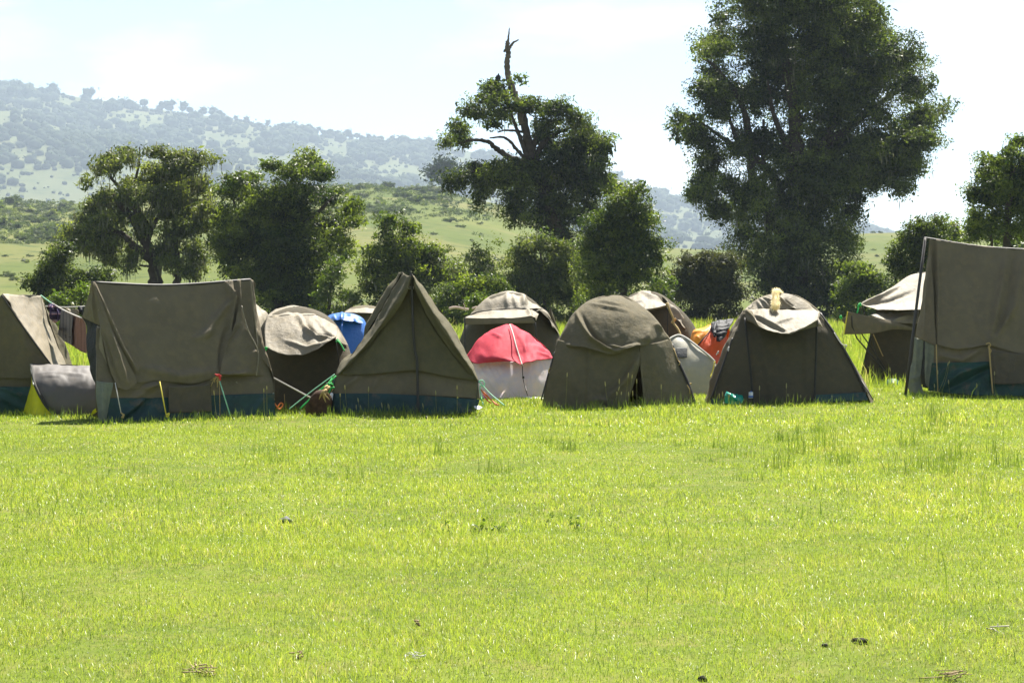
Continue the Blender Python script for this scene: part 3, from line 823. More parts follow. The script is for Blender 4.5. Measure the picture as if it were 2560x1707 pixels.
# brown sack hung from the ropes
ctr = wpts(2, 26.25, [(672, 1215)])[0]
v, t = blob(np.random.default_rng(8), 3, .10)
ax = np.array([.16, .12, .22])
v = v * (1 - .25 * np.clip(v[:, 2:3], -1, 1)) * ax
ca, sa = math.cos(.5), math.sin(.5)
v = np.stack([v[:, 0] * ca + v[:, 2] * sa, v[:, 1], -v[:, 0] * sa + v[:, 2] * ca], -1)
s_ = thing('sack', 'brown hide sack tied to the green ropes at the corner of the A-frame tent', 'sack', tuple(ctr))
mesh_np('body', v + ctr, None, t, SACK, s_, True)
mb = MB()
for k in range(5):
    a0 = ctr + np.array([.09, -.1, .16]) + rg.uniform(-.06, .06, 3)
    mb.tube(cr([a0, a0 + np.array([-.03, -.06, -.04]), a0 + np.array([rg.uniform(-.09, .06), -.04, -.13])], 8), [.018, .02, .02, .018, .016, .013, .01, .006])
mb.build('leather_thong', ROPE_T, s_)

# ================================================================ H  rear dome with awning and valance
r = root_at('dome_tent', 'khaki dome tent with a flat awning and brown valance, behind the red and white tent', 3, 580, 37.0)
dome('body', r, OLIVE_DEEP_SHADE, 3, 36.0, 2.2, [(304, 545, 600), (312, 500, 660), (335, 430, 725), (380, 365, 790), (440, 305, 850), (500, 260, 905), (600, 210, 965), (720, 165, 1010), (900, 120, 1060), (1085, 90, 1090)], seed=65)
cloth('roof_sheet', r, KHAKI_LIT, 3, 36.0, [[(420, 335, 1.1), (500, 305, 1.2), (575, 297, 1.2), (660, 312, 1.2), (730, 345, 1.1)],
      [(340, 390, .8), (450, 360, .7), (575, 350, .65), (690, 360, .7), (790, 400, .8)],
      [(250, 490, .6), (430, 452, .4), (600, 440, .35), (740, 442, .4), (850, 440, .6)]], nu=50, nv=30, seed=66, wr=1.3,
      folds=[([(690, 330), (700, 420)], 20, .06), ([(560, 310), (560, 430)], 22, .04), ([(610, 340), (640, 430)], 16, .03)])
cloth('awning', r, KHAKI_LIT, 3, 36.0, [[(250, 492, .55), (430, 452, .38), (600, 441, .33), (740, 443, .38), (828, 482, .5)],
      [(225, 503, .05), (430, 488, -.05), (600, 480, -.1), (750, 478, -.05), (815, 500, .2)],
      [(204, 516, -.5), (400, 522, -.52), (600, 518, -.54), (770, 508, -.5), (800, 540, -.2)]], nu=50, nv=26, seed=67, wr=1.0,
      folds=[([(730, 450), (760, 505)], 12, .05), ([(300, 480), (500, 470)], 10, .02)])
cloth('valance', r, BROWN, 3, 36.0, [[(204, 514, -.5), (400, 520, -.52), (600, 517, -.54), (772, 507, -.5)], [(205, 545, -.5), (400, 550, -.53), (600, 545, -.55), (785, 535, -.5)],
      [(207, 574, -.49), (400, 568, -.53), (600, 560, -.55), (798, 558, -.48)]], nu=44, nv=12, seed=68, wr=.7)
cloth('side_sheet', r, KHAKI_LIT, 3, 36.0, [[(740, 350, 1.0), (790, 390, 1.0), (850, 430, 1.1)], [(790, 455, .5), (840, 450, .7), (900, 470, .9)], [(850, 480, .4), (890, 520, .6), (940, 560, .9)],
      [(930, 600, .2), (960, 620, .4), (1005, 665, .7)]], nu=20, nv=30, seed=69, folds=[([(800, 440), (980, 640)], 12, .05)])
cloth('rolled_flap', r, OLIVE_SHADE, 3, 36.0, [[(905, 470, .8), (920, 436, .8), (930, 440, .8)], [(925, 520, .8), (935, 510, .75), (948, 500, .8)], [(940, 550, .8), (960, 580, .8), (1010, 662, .8)]], nu=10, nv=20, seed=70)
line('awning_pole', r, POLE, 3, 36.0, [(206, 518, -.5), (208, 800, -.5), (208, 1085, -.5)], .014)
line('awning_pole', r, POLE, 3, 36.0, [(794, 556, -.48), (812, 800, -.5), (818, 1085, -.5)], .014)
line('seam', r, SEAM, 3, 35.93, [(255, 490, .5), (340, 462, .42), (600, 438, .30), (760, 446, .38)], .011)

# ================================================================ I  red and white dome
r = root_at('dome_tent', 'small dome tent with a bright red top over white walls', 3, 610, 31.8)
IR = dict(seed=72, wr=1.1)
cloth('red_fly', r, RED, 3, 31.0, [[(545, 572, .95), (562, 570, .93), (580, 571, .9)], [(430, 612, .85), (515, 630, .6), (606, 645, .62)], [(330, 690, .7), (475, 730, .3), (632, 745, .32)],
      [(258, 790, .6), (430, 835, .06), (660, 838, .12)], [(222, 838, .62), (282, 893, .22), (420, 886, .06), (610, 880, -.04), (685, 912, -.10)]], nu=50, nv=40, folds=[([(430, 640), (520, 680)], 8, .02), ([(600, 620), (680, 900)], 10, .03)], **IR)
cloth('red_fly', r, RED, 3, 31.0, [[(580, 571, .9), (592, 571, .95), (605, 574, 1.0)], [(606, 645, .62), (670, 630, .7), (735, 640, 1.0)], [(632, 745, .32), (730, 725, .45), (840, 730, .95)],
      [(660, 838, .12), (790, 800, .25), (910, 790, .8)], [(685, 910, -.08), (800, 868, .02), (948, 856, .6)]], nu=50, nv=40, seed=73, wr=1.9,
      folds=[([(760, 740), (900, 800)], 14, .03), ([(700, 640), (720, 860)], 20, .02), ([(820, 800), (930, 850)], 9, .03)])
cloth('red_fly', r, RED, 3, 31.0, [[(545, 572, .95), (575, 571, .98), (605, 574, 1.0)], [(330, 700, 1.1), (590, 680, 1.6), (850, 730, 1.3)], [(230, 850, 1.2), (590, 850, 2.0), (950, 860, 1.3)]], seed=74)
cloth('white_wall', r, WHITE_T, 3, 31.0, [[(270, 866, .44), (450, 866, .26), (688, 882, .08)], [(275, 1030, .22), (460, 1030, -.08), (698, 1030, -.06)], [(285, 1180, .15), (480, 1195, -.15), (738, 1195, -.14)]],
      nu=50, nv=36, seed=75, wr=1.0, folds=[([(320, 900), (470, 1140)], 10, .015), ([(380, 890), (520, 1130)], 10, .015), ([(450, 890), (580, 1130)], 10, -.015)])
cloth('white_wall', r, WHITE_T, 3, 31.0, [[(686, 882, .08), (800, 856, .2), (960, 850, .72)], [(698, 1030, -.06), (830, 1030, .04), (975, 1030, .6)], [(738, 1195, -.14), (850, 1200, .0), (990, 1190, .6)]],
      nu=36, nv=36, seed=76, wr=1.0, folds=[([(760, 880), (720, 1150)], 12, .02)])
dome('rear_wall', r, WHITE_T, 3, 31.3, 2.0, [(600, 540, 640), (640, 440, 730), (740, 330, 840), (850, 280, 920), (1000, 275, 950), (1185, 270, 965)], th=(math.pi - .3, 2 * math.pi + .3), seed=77, wr=.6)
cloth('ground_flap', r, WHITEP, 3, 30.8, [[(700, 1168), (780, 1172), (880, 1180)], [(735, 1188, -.12), (800, 1198, -.15), (890, 1200, -.1)]], nu=14, nv=8, seed=78)
line('seam', r, TRIM, 3, 30.88, [(582, 571, .9), (608, 645, .6), (634, 745, .3), (662, 838, .1), (686, 910, -.08)], .010)
line('zip', r, SEAM, 3, 30.92, [(686, 912, -.02), (694, 1030, -.1), (730, 1165, -.16)], .006)
line('toggle', r, SEAM, 3, 30.9, [(693, 1003, -.1), (696, 1020, -.1)], .017)
cloth('fly_edge', r, SEAM, 3, 31.2, [[(240, 845, .35), (262, 830, .35), (274, 820, .35)], [(262, 900, .35), (270, 905, .3), (278, 910, .3)]], nu=8, nv=8, seed=79)

# ================================================================ J  front olive dome
r = root_at('dome_tent', 'large dark olive dome tent with sagging fly and half open door', 3, 1480, 29.4, G_ROW)
CJ = [(330, 1420, 1500), (338, 1345, 1550), (380, 1235, 1625), (470, 1128, 1740), (560, 1066, 1822), (700, 990, 1905), (850, 945, 1975), (1000, 900, 2035), (1150, 862, 2090), (1280, 835, 2130)]
dome('body', r, OLIVE_SHADE, 3, 28.4, 2.1, CJ, th=(math.radians(146), math.radians(394)), seed=80)
cloth('front_wall', r, OLIVE_SHADE, 3, 28.4, [[(990, 700, .38), (1100, 720, .2), (1230, 725, .08), (1450, 760, .03), (1665, 745, .06)], [(938, 900, .22), (1080, 900, .08), (1230, 900, .0), (1450, 900, .0), (1667, 895, .0)],
      [(885, 1080, .12), (1050, 1080, .0), (1225, 1080, -.06), (1420, 1070, -.05), (1622, 1050, -.02)], [(842, 1285, .02), (1030, 1285, -.06), (1220, 1285, -.12), (1390, 1285, -.1), (1548, 1285, -.05)]],
      nu=60, nv=50, seed=81, wr=1.1, folds=[([(1240, 760), (1238, 980), (1225, 1220)], 10, .045), ([(1655, 850), (1560, 1020), (1380, 1190)], 34, .07), ([(1600, 880), (1480, 1060), (1300, 1200)], 24, -.04),
                                            ([(1230, 1220), (1330, 1190), (1400, 1230)], 24, .05)])
cloth('front_wall', r, OLIVE_SHADE, 3, 28.4, [[(1664, 745, .06), (1790, 725, .14), (1920, 690, .42)], [(1667, 895, .0), (1820, 890, .04), (1992, 890, .3)], [(1684, 1060, -.02), (1850, 1060, .0), (2060, 1060, .18)],
      [(1702, 1285, -.06), (1880, 1285, -.04), (2134, 1285, .06)]], nu=36, nv=44, seed=82, wr=.9, folds=[([(1668, 900), (1698, 1240)], 8, .02)])
cloth('fly_sheet', r, OLIVE_SHADE, 3, 28.4, [[(1345, 341, 1.0), (1390, 330, 1.0), (1450, 325, 1.0), (1500, 326, 1.0), (1555, 340, 1.0)],
      [(1225, 388, .82), (1340, 380, .66), (1450, 378, .62), (1540, 380, .66), (1632, 386, .82)],
      [(1120, 485, .6), (1290, 490, .34), (1450, 495, .28), (1600, 490, .34), (1748, 478, .6)],
      [(1048, 600, .45), (1250, 615, .14), (1450, 620, .08), (1650, 615, .14), (1842, 585, .45)],
      [(985, 715, .4), (1220, 720, .02), (1450, 735, -.04), (1660, 690, .02), (1905, 665, .4)],
      [(958, 768, .42), (1215, 766, -.02), (1450, 822, -.10), (1655, 752, -.02), (1945, 745, .42)]], nu=80, nv=70, seed=83, wr=1.0, thick=.007,
      folds=[([(1140, 480), (1200, 590), (1260, 690), (1380, 770), (1480, 800)], 17, .09), ([(1170, 480), (1235, 610), (1310, 700), (1450, 780)], 15, -.06), ([(1470, 800), (1580, 780), (1660, 740)], 18, .08),
             ([(1380, 745), (1520, 770), (1640, 735)], 12, .05), ([(1250, 400), (1420, 430), (1560, 455)], 11, .03), ([(1330, 375), (1500, 400)], 9, .025), ([(1740, 600), (1730, 720)], 22, .05),
             ([(1790, 570), (1850, 620)], 14, .05), ([(1050, 740), (1230, 765)], 14, .03)])
line('corner_pole', r, POLE, 3, 28.4, [(1935, 735, .42), (1990, 880, .3), (2070, 1060, .16), (2138, 1265, .02)], .020)
line('corner_pole', r, POLE, 3, 28.4, [(958, 800, .3), (905, 980, .2), (845, 1200, .04)], .012)
for p in ([(1950, 770, .4), (1970, 830, .3), (1985, 870, .3), (2002, 890, .25), (1990, 910, .25)], [(2060, 1075, .12), (2080, 1110, .1), (2085, 1150, .1)], [(918, 930, .2), (905, 960, .2), (912, 975, .2)]):
    line('cord', r, ROPE_T, 3, 28.33, p, .007, n=14)

# ================================================================ K  rear dome with rope
r = root_at('dome_tent', 'brown dome tent with small lit awning and knotted tan rope', 3, 1740, 39.0)
dome('body', r, OLIVE_DEEP_SHADE, 3, 38.0, 2.1, [(296, 1690, 1750), (304, 1640, 1800), (335, 1575, 1865), (390, 1520, 1935), (460, 1480, 2015), (540, 1440, 2085), (640, 1400, 2140), (800, 1350, 2200), (1050, 1310, 2250)], seed=86)
cloth('awning', r, KHAKI_LIT, 3, 38.0, [[(1600, 330, 1.0), (1660, 298, 1.0), (1720, 288, 1.0), (1790, 300, 1.0), (1850, 335, 1.0)], [(1560, 365, .55), (1640, 345, .4), (1720, 340, .4), (1800, 350, .45), (1885, 385, .6)],
      [(1560, 410, .15), (1650, 408, .0), (1730, 405, -.05), (1810, 400, .0), (1893, 398, .2)], [(1570, 445, -.15), (1660, 448, -.3), (1740, 448, -.35), (1820, 428, -.3), (1897, 408, -.15)]],
      nu=44, nv=36, seed=87, wr=1.4, folds=[([(1690, 300), (1760, 340), (1890, 395)], 12, .06), ([(1770, 300), (1850, 370), (1895, 400)], 12, -.06), ([(1620, 390), (1700, 360)], 9, .03)])
cloth('side_sheet', r, KHAKI_LIT, 3, 38.0, [[(1800, 302, 1.1), (1840, 325, 1.1), (1880, 350, 1.2)], [(1890, 395, .5), (1930, 410, .7), (1985, 440, 1.0)], [(1960, 480, .4), (2010, 500, .6), (2060, 520, .9)],
      [(2040, 600, .3), (2075, 600, .5), (2120, 600, .8)]], nu=24, nv=34, seed=88, wr=1.5, folds=[([(1830, 340), (1950, 440), (2080, 590)], 10, .06), ([(1900, 400), (2000, 530)], 9, -.05)])
cloth('valance', r, OLIVE_SHADE, 3, 38.0, [[(1705, 445, -.33), (1800, 432, -.33), (1897, 406, -.15)], [(1715, 462, -.3), (1800, 445, -.32), (1900, 425, -.14)]], nu=20, nv=6, seed=89, wr=.5)
line('guy_line', r, ROPE_T, 3, 37.8, [(1895, 395, 0), (1915, 450, -.05), (1945, 520, -.1), (1950, 560, -.1), (1985, 610, -.2), (2008, 662, -.3)], .022, n=30)
line('knot', r, ROPE_T, 3, 37.75, [(1930, 560), (1950, 530), (1965, 525), (1945, 560), (1960, 575)], .016, n=20)
line('knot', r, ROPE_T, 3, 37.8, [(1885, 405), (1897, 395), (1900, 412), (1888, 398)], .020, n=16)
line('seam', r, SEAM, 3, 37.95, [(1895, 430, .2), (1898, 560, .08), (1900, 700, 0)], .010)

# ================================================================ L  small grey dome with a window
r = root_at('dome_tent', 'small pale grey arched tent with a dark rectangular window', 3, 2000, 33.2)
cloth('front_wall', r, GREYD, 3, 32.5, [[(1985, 664, .5), (1992, 662, .5), (2000, 662, .5), (2006, 664, .5)], [(1925, 690, .42), (1970, 690, .38), (2020, 690, .38), (2070, 695, .42)],
      [(1880, 740, .35), (1960, 745, .26), (2040, 745, .26), (2140, 750, .35)], [(1835, 850, .25), (1950, 855, .1), (2090, 855, .1), (2270, 855, .25)],
      [(1810, 980, .15), (1950, 985, -.02), (2100, 985, -.02), (2320, 980, .15)], [(1795, 1165, .0), (1950, 1170, -.08), (2100, 1170, -.08), (2345, 1165, 0)]], nu=44, nv=44, seed=91, wr=.7)
dome('rear_shell', r, GREYD, 3, 32.9, 1.6, [(670, 1980, 2010), (690, 1925, 2070), (745, 1880, 2140), (850, 1838, 2265), (980, 1812, 2315), (1165, 1797, 2340)], th=(math.pi - .2, 2 * math.pi + .2), seed=92, wr=.5)
cloth('window', r, WINDOWC, 3, 32.46, [[(1968, 762, .24), (2064, 762, .24)], [(1972, 805, .16), (2062, 805, .16)], [(1990, 848, .1), (2061, 847, .1)]], nu=10, nv=10, wr=.1)
line('edge_piping', r, TRIM, 3, 32.45, [(1905, 700, .42), (1945, 674, .48), (1995, 660, .52), (2050, 682, .46), (2110, 725, .38), (2180, 780, .32), (2250, 838, .28), (2292, 880, .25)], .018)
line('corner_strap', r, ROPE_Y, 3, 32.4, [(2292, 880, .25), (2275, 950, .2), (2255, 1010, .1)], .010)
line('tie', r, ROPE_T, 3, 32.3, [(2065, 1060), (2080, 1068), (2098, 1062)], .014, n=8)

# ================================================================ N  orange tent + jacket
r = root_at('dome_tent', 'orange and red tent half hidden behind the small pale grey tent', 4, 240, 36.8)
cloth('orange_panel', r, ORANGE, 4, 36.0, [[(270, 700, .9), (279, 699, .8), (290, 716, .7)], [(190, 728, .8), (225, 745, .5), (262, 770, .45)], [(120, 752, .7), (155, 800, .35), (205, 835, .3)], [(85, 850, .7), (110, 870, .4), (163, 886, .25)]],
      nu=30, nv=30, seed=94, wr=1.3, folds=[([(120, 770), (220, 760)], 8, .03), ([(150, 800), (190, 850)], 8, .02)])
cloth('red_panel', r, REDOR, 4, 36.0, [[(290, 714, .7), (340, 690, .7), (400, 680, .8)], [(262, 770, .45), (340, 770, .35), (420, 770, .6)], [(205, 835, .3), (320, 860, .15), (430, 860, .5)], [(160, 890, .25), (270, 960, .05), (440, 1000, .4)],
      [(150, 1000, .15), (300, 1050, -.05), (450, 1050, .3)], [(140, 1200, .0), (300, 1210, -.1), (460, 1200, .2)]], nu=40, nv=40, seed=95, wr=.9)
dome('rear_shell', r, ORANGE, 4, 36.4, 1.7, [(692, 280, 400), (720, 230, 430), (770, 170, 450), (850, 110, 470), (1000, 95, 480), (1200, 85, 490)], th=(math.pi - .3, 2 * math.pi + .3), seed=96, wr=.6)
line('hoop', r, SEAM, 4, 35.95, [(290, 712, .7), (262, 768, .45), (205, 835, .3), (160, 890, .25)], .011)
j = root_at('jacket', 'black quilted jacket spread over the top of the orange tent', 4, 390, 36.2, cat='jacket')
cloth('body', j, BLACKF, 4, 36.0, [[(300, 676, .75), (360, 655, .75), (430, 646, .75), (492, 640, .8)], [(282, 690, .58), (350, 688, .5), (410, 690, .5), (470, 690, .6)], [(290, 770, .4), (345, 770, .28), (395, 765, .3), (440, 740, .45)],
      [(322, 850, .22), (350, 845, .14), (380, 838, .16), (400, 815, .35)]], nu=50, nv=50, seed=98, wr=1.6, thick=.03,
      folds=[([(285, 700), (480, 660)], 7, -.014), ([(285, 735), (460, 710)], 7, -.014), ([(295, 775), (440, 750)], 7, -.014), ([(310, 815), (420, 790)], 7, -.014), ([(350, 655), (350, 690)], 6, -.02), ([(420, 650), (425, 690)], 6, -.02)])
cloth('sleeve', j, BLACKF, 4, 35.92, [[(300, 680, .7), (330, 668, .66), (350, 672, .7)], [(285, 720, .5), (315, 730, .38), (340, 725, .46)], [(295, 790, .32), (318, 800, .2), (340, 790, .28)]], nu=14, nv=24, seed=99, wr=2, thick=.03)

# ================================================================ M  right dome with the plume
r = root_at('dome_tent', 'wide dark dome tent with a sunlit top flap, in front of the tallest tree', 4, 950, 30.6, G_ROW)
CM = [(418, 870, 980), (428, 800, 1040), (470, 705, 1120), (540, 630, 1215), (620, 572, 1290), (720, 510, 1365), (830, 465, 1435), (1000, 395, 1530), (1150, 335, 1615), (1280, 290, 1680), (1440, 245, 1745)]
dome('body', r, OLIVE_SHADE, 4, 29.6, 2.1, CM, th=(math.radians(150), math.radians(390)), seed=100)
cloth('front_wall', r, OLIVE_DEEP_SHADE, 4, 29.6, [[(575, 590, .5), (720, 600, .42), (900, 605, .4), (1080, 605, .42), (1275, 600, .5)], [(480, 830, .28), (720, 840, .15), (900, 840, .12), (1120, 835, .15), (1420, 810, .32)],
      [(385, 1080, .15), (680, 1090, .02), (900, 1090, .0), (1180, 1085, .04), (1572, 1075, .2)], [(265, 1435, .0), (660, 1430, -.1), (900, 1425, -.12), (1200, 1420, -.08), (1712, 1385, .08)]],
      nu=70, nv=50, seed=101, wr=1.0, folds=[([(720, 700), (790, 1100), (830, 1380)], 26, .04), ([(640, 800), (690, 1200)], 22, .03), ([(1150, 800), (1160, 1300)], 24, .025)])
cloth('roof_sheet', r, KHAKI_LIT, 4, 29.6, [[(660, 492, .8), (760, 440, .75), (850, 418, .72), (950, 413, .72), (1060, 440, .72), (1180, 512, .8)],
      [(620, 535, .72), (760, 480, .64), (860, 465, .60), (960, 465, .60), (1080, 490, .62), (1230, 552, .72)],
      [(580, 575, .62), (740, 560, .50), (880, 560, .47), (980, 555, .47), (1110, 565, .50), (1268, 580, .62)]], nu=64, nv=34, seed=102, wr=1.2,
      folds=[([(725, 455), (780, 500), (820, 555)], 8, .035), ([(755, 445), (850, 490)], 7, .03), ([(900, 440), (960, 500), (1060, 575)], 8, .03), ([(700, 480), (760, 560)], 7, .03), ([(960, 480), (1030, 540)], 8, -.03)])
cloth('awning', r, KHAKI_LIT, 4, 29.6, [[(600, 568, .6), (740, 560, .50), (880, 560, .47), (980, 555, .47), (1110, 565, .50), (1268, 580, .62)],
      [(660, 620, .28), (760, 625, .12), (880, 630, .08), (980, 625, .08), (1110, 620, .12), (1262, 605, .35)],
      [(690, 665, .02), (770, 690, -.14), (880, 705, -.2), (990, 705, -.2), (1110, 675, -.12), (1256, 635, .1)],
      [(715, 712, -.15), (780, 748, -.36), (880, 774, -.44), (1000, 779, -.44), (1110, 735, -.32), (1248, 662, -.08)]], nu=70, nv=44, seed=103, wr=1.1, thick=.006,
      folds=[([(690, 620), (800, 690), (960, 755)], 9, .06), ([(700, 650), (820, 720), (950, 765)], 8, -.04), ([(850, 690), (960, 660), (1030, 640)], 14, .03)])
cloth('awning_flap', r, OLIVE_SHADE, 4, 29.6, [[(572, 566, .62), (612, 560, .5), (655, 568, .4)], [(575, 610, .5), (630, 610, .3), (680, 625, .15)], [(580, 640, .4), (645, 655, .12), (705, 690, -.08)], [(585, 655, .4), (680, 700, .0), (760, 745, -.3)]],
      nu=26, nv=26, seed=104, wr=1.4, folds=[([(610, 570), (660, 620), (720, 700)], 12, .05)])
cloth('awning_valance', r, OLIVE_SHADE, 4, 29.6, [[(1000, 779, -.44), (1110, 735, -.32), (1250, 660, -.08)], [(1030, 776, -.38), (1120, 750, -.28), (1250, 712, -.04)]], nu=24, nv=8, seed=105, wr=.8)
cloth('awning_corner', r, KHAKI_LIT, 4, 29.5, [[(1256, 640, .1), (1262, 640, .1), (1268, 645, .12)], [(1258, 690, .0), (1280, 690, -.02), (1290, 690, .05)], [(1258, 706, .0), (1285, 716, -.02), (1305, 716, .05)]], nu=10, nv=12, seed=106)
cloth('awning_corner', r, KHAKI_LIT, 4, 29.55, [[(1235, 590, .55), (1258, 578, .55), (1278, 582, .6)], [(1232, 612, .3), (1258, 610, .3), (1276, 615, .4)], [(1240, 655, .0), (1255, 655, .0), (1264, 650, .1)]], nu=12, nv=14, seed=107, wr=1.4)
cloth('side_sheet', r, BROWN, 4, 29.6, [[(575, 570, .7), (578, 580, .62), (580, 595, .52)], [(485, 710, .8), (520, 700, .55), (565, 690, .42)], [(440, 830, .75), (455, 835, .5), (485, 830, .3)], [(360, 1000, .7), (390, 1000, .4), (425, 1000, .2)],
      [(300, 1170, .6), (330, 1180, .3), (365, 1190, .1)], [(212, 1425, .5), (240, 1435, .2), (275, 1440, .0)]], nu=26, nv=60, seed=108, wr=1.6,
      folds=[([(540, 640), (450, 860), (330, 1180), (250, 1420)], 8, .05), ([(560, 620), (480, 780), (400, 950)], 8, -.04), ([(330, 1180), (270, 1420)], 7, .03)])
cloth('groundsheet_skirt', r, SKIRT, 4, 29.55, [[(1220, 1340, -.06), (1450, 1325, .0), (1690, 1310, .12)], [(1225, 1410, -.1), (1450, 1400, -.04), (1715, 1385, .08)]], nu=30, nv=8, seed=109)
cloth('groundsheet_skirt', r, SKIRT, 4, 29.55, [[(285, 1370, .02), (330, 1370, .0), (400, 1370, -.03)], [(268, 1440, .0), (330, 1440, -.04), (400, 1440, -.06)]], nu=12, nv=8, seed=110)
line('zip', r, SEAM, 4, 29.5, [(590, 640, .45), (612, 830, .2), (640, 1090, .04), (668, 1420, -.1)], .016)
line('zip', r, SEAM, 4, 29.5, [(1246, 720, .2), (1242, 900, .12), (1236, 1090, .04), (1226, 1420, -.08)], .016)
line('corner_pole', r, POLE, 4, 29.6, [(1276, 595, .55), (1420, 800, .33), (1575, 1070, .2), (1700, 1330, .09)], .022)
line('corner_pole', r, POLE, 4, 29.6, [(480, 820, .28), (385, 1085, .14), (280, 1380, .0)], .014)
line('guy_line', r, POLE, 4, 29.6, [(1650, 1200, .15), (1762, 1385, -.1)], .008)
for p in ([(1405, 770, .35), (1440, 830, .3), (1480, 880, .25), (1520, 885, .2), (1500, 910, .2)], [(640, 470, .8), (645, 448, .8), (660, 443, .8), (672, 452, .8), (670, 466, .8)], [(430, 930, .25), (445, 900, .25), (440, 940, .2)], [(330, 975, .3), (350, 940, .3), (345, 965, .3)]):
    line('cord', r, ROPE_W, 4, 29.55, p, .008, n=16)
line('peg_loop', r, POLE, 4, 29.35, [(1185, 1395), (1190, 1378), (1210, 1375), (1222, 1392)], .012, n=12)

# straw plume over the top of the dome
p = thing('straw_plume', 'fluffy blond straw plume hanging over the top of the wide dark dome tent', 'straw plume', tuple(wpts(4, 29.9, [(870, 480)])[0]))
spine = cr(wpts(4, 29.6, [(925, 415, .80), (885, 398, .68), (868, 410, .56), (872, 450, .48), (870, 500, .36), (866, 556, .24)]), 120)
wid = np.interp(np.linspace(0, 1, 120), [0, .15, .3, .5, .8, .95, 1], [.03, .052, .045, .048, .066, .066, .035])
mb = MB()
mb.tube(spine[::4], wid[::4] * .7, 8)
rg = np.random.default_rng(21)
for k in range(1500):
    i = int(rg.integers(2, 117))
    tg = spine[min(i + 2, 119)] - spine[max(i - 2, 0)]
    tg = tg / np.linalg.norm(tg)
    d = rg.normal(size=3)
    d -= tg * d.dot(tg) * .8
    d /= np.linalg.norm(d)
    a = spine[i] + d * wid[i] * rg.uniform(.5, .95)
    b = a + (d * rg.uniform(.2, .7) + tg * rg.uniform(.3, 1.0)) * rg.uniform(.03, .075)
    s_ = np.cross(b - a, rg.normal(size=3))
    s_ = s_ / np.linalg.norm(s_) * .0035
    mb.add([a - s_, a + s_, b], None, [[0, 1, 2]])
mb.build('straw', STRAW, p, smooth=False, tint=True)

# ================================================================ O  rear tent on the right with awning
r = root_at('frame_tent', 'tent with a pale lit canopy and a tilted brown awning on slanting poles', 5, 600, 38.8)
cloth('canopy', r, KHAKI_LIT, 5, 38.0, [[(320, 692, -.35), (420, 645, .1), (520, 590, .5), (640, 515, .9), (740, 455, 1.2), (870, 420, 1.4), (1100, 410, 1.5)],
      [(321, 695, -.36), (420, 675, -.05), (520, 650, .2), (640, 610, .45), (750, 570, .65), (870, 550, .8), (1100, 550, .8)],
      [(322, 699, -.37), (420, 708, -.2), (520, 715, -.1), (640, 705, .05), (760, 690, .15), (880, 680, .2), (1100, 680, .2)],
      [(324, 703, -.38), (440, 734, -.4), (530, 746, -.45), (640, 753, -.5), (760, 750, -.5), (880, 742, -.5), (1100, 740, -.5)]], nu=60, nv=44, seed=115, wr=1.2,
      folds=[([(330, 695), (500, 630), (650, 545)], 12, .06), ([(340, 698), (560, 670), (760, 600)], 16, -.05)])
cloth('rear_canopy', r, KHAKI_LIT, 5, 38.0, [[(740, 455, 1.2), (870, 420, 1.4), (1100, 410, 1.5)], [(600, 720, 2.4), (870, 700, 2.6), (1100, 700, 2.6)], [(500, 1330, 3.0), (870, 1330, 3.0), (1100, 1330, 3.0)]], seed=116)
cloth('shadow_panel', r, OLIVE_DEEP_SHADE, 5, 38.4, [[(455, 735), (700, 735), (1080, 735)], [(450, 860), (700, 860), (1080, 860)], [(440, 1000), (700, 1000), (1080, 1000)]], nv=16, seed=117)  # dark panel added for the shadow in the gap below the canopy
cloth('front_wall', r, OLIVE_DEEP_SHADE, 5, 38.0, [[(440, 800, .25), (620, 830, .2), (900, 830, .2)], [(405, 960, .12), (600, 960, .08), (900, 960, .08)], [(362, 1150, .05), (590, 1150, -.03), (900, 1150, -.03)], [(316, 1365, 0), (580, 1375, -.06), (900, 1375, -.06)]],
      nu=40, nv=36, seed=118, folds=[([(430, 960), (510, 1140), (600, 1330)], 16, .03)])
cloth('side_wall', r, OLIVE_DEEP_SHADE, 5, 38.0, [[(440, 800, .25), (470, 800, 1.5), (520, 800, 2.8)], [(316, 1365, 0), (380, 1340, 1.5), (440, 1320, 2.8)]], nv=16, seed=119)
cloth('awning_face', r, BROWN, 5, 38.0, [[(206, 762, -1.2), (330, 790, -1.0), (470, 818, -.8), (600, 845, -.6), (780, 905, -.3)], [(190, 862, -1.22), (330, 868, -1.02), (470, 870, -.85), (600, 878, -.65), (775, 915, -.3)],  # shaded face of the awning, its shade put into the darker brown
      [(174, 960, -1.22), (330, 958, -1.03), (470, 945, -.85), (600, 918, -.62), (770, 925, -.28)]], nu=44, nv=20, seed=120, wr=1.0, folds=[([(240, 800), (300, 950)], 10, .02)])
cloth('awning_top', r, KHAKI_LIT, 5, 38.0, [[(400, 798, -.4), (500, 788, -.2), (650, 770, .1), (830, 745, .4)], [(440, 812, -.75), (560, 822, -.5), (700, 815, -.3), (830, 800, -.1)], [(560, 838, -.68), (640, 852, -.5), (740, 860, -.4), (830, 862, -.3)]],  # sunlit part of the same awning, its light put into the paler canvas
      nu=36, nv=20, seed=121, wr=1.5, folds=[([(430, 800), (640, 795), (800, 765)], 9, .05), ([(600, 840), (780, 790)], 9, .05)])
cloth('awning_end', r, OLIVE_SHADE, 5, 38.0, [[(156, 820, -1.0), (180, 812, -1.1), (195, 800, -1.2)], [(160, 850, -1.0), (172, 865, -1.1), (186, 880, -1.2)]], nu=8, nv=8, seed=122)
line('edge_piping', r, ROPE_Y, 5, 37.9, [(206, 762, -1.2), (190, 860, -1.22), (174, 958, -1.22)], .010)
line('awning_pole', r, POLE, 5, 38.0, [(240, 800, -1.15), (265, 960, -1.1), (420, 1150, -.6), (590, 1355, -.4)], .015, n=6)
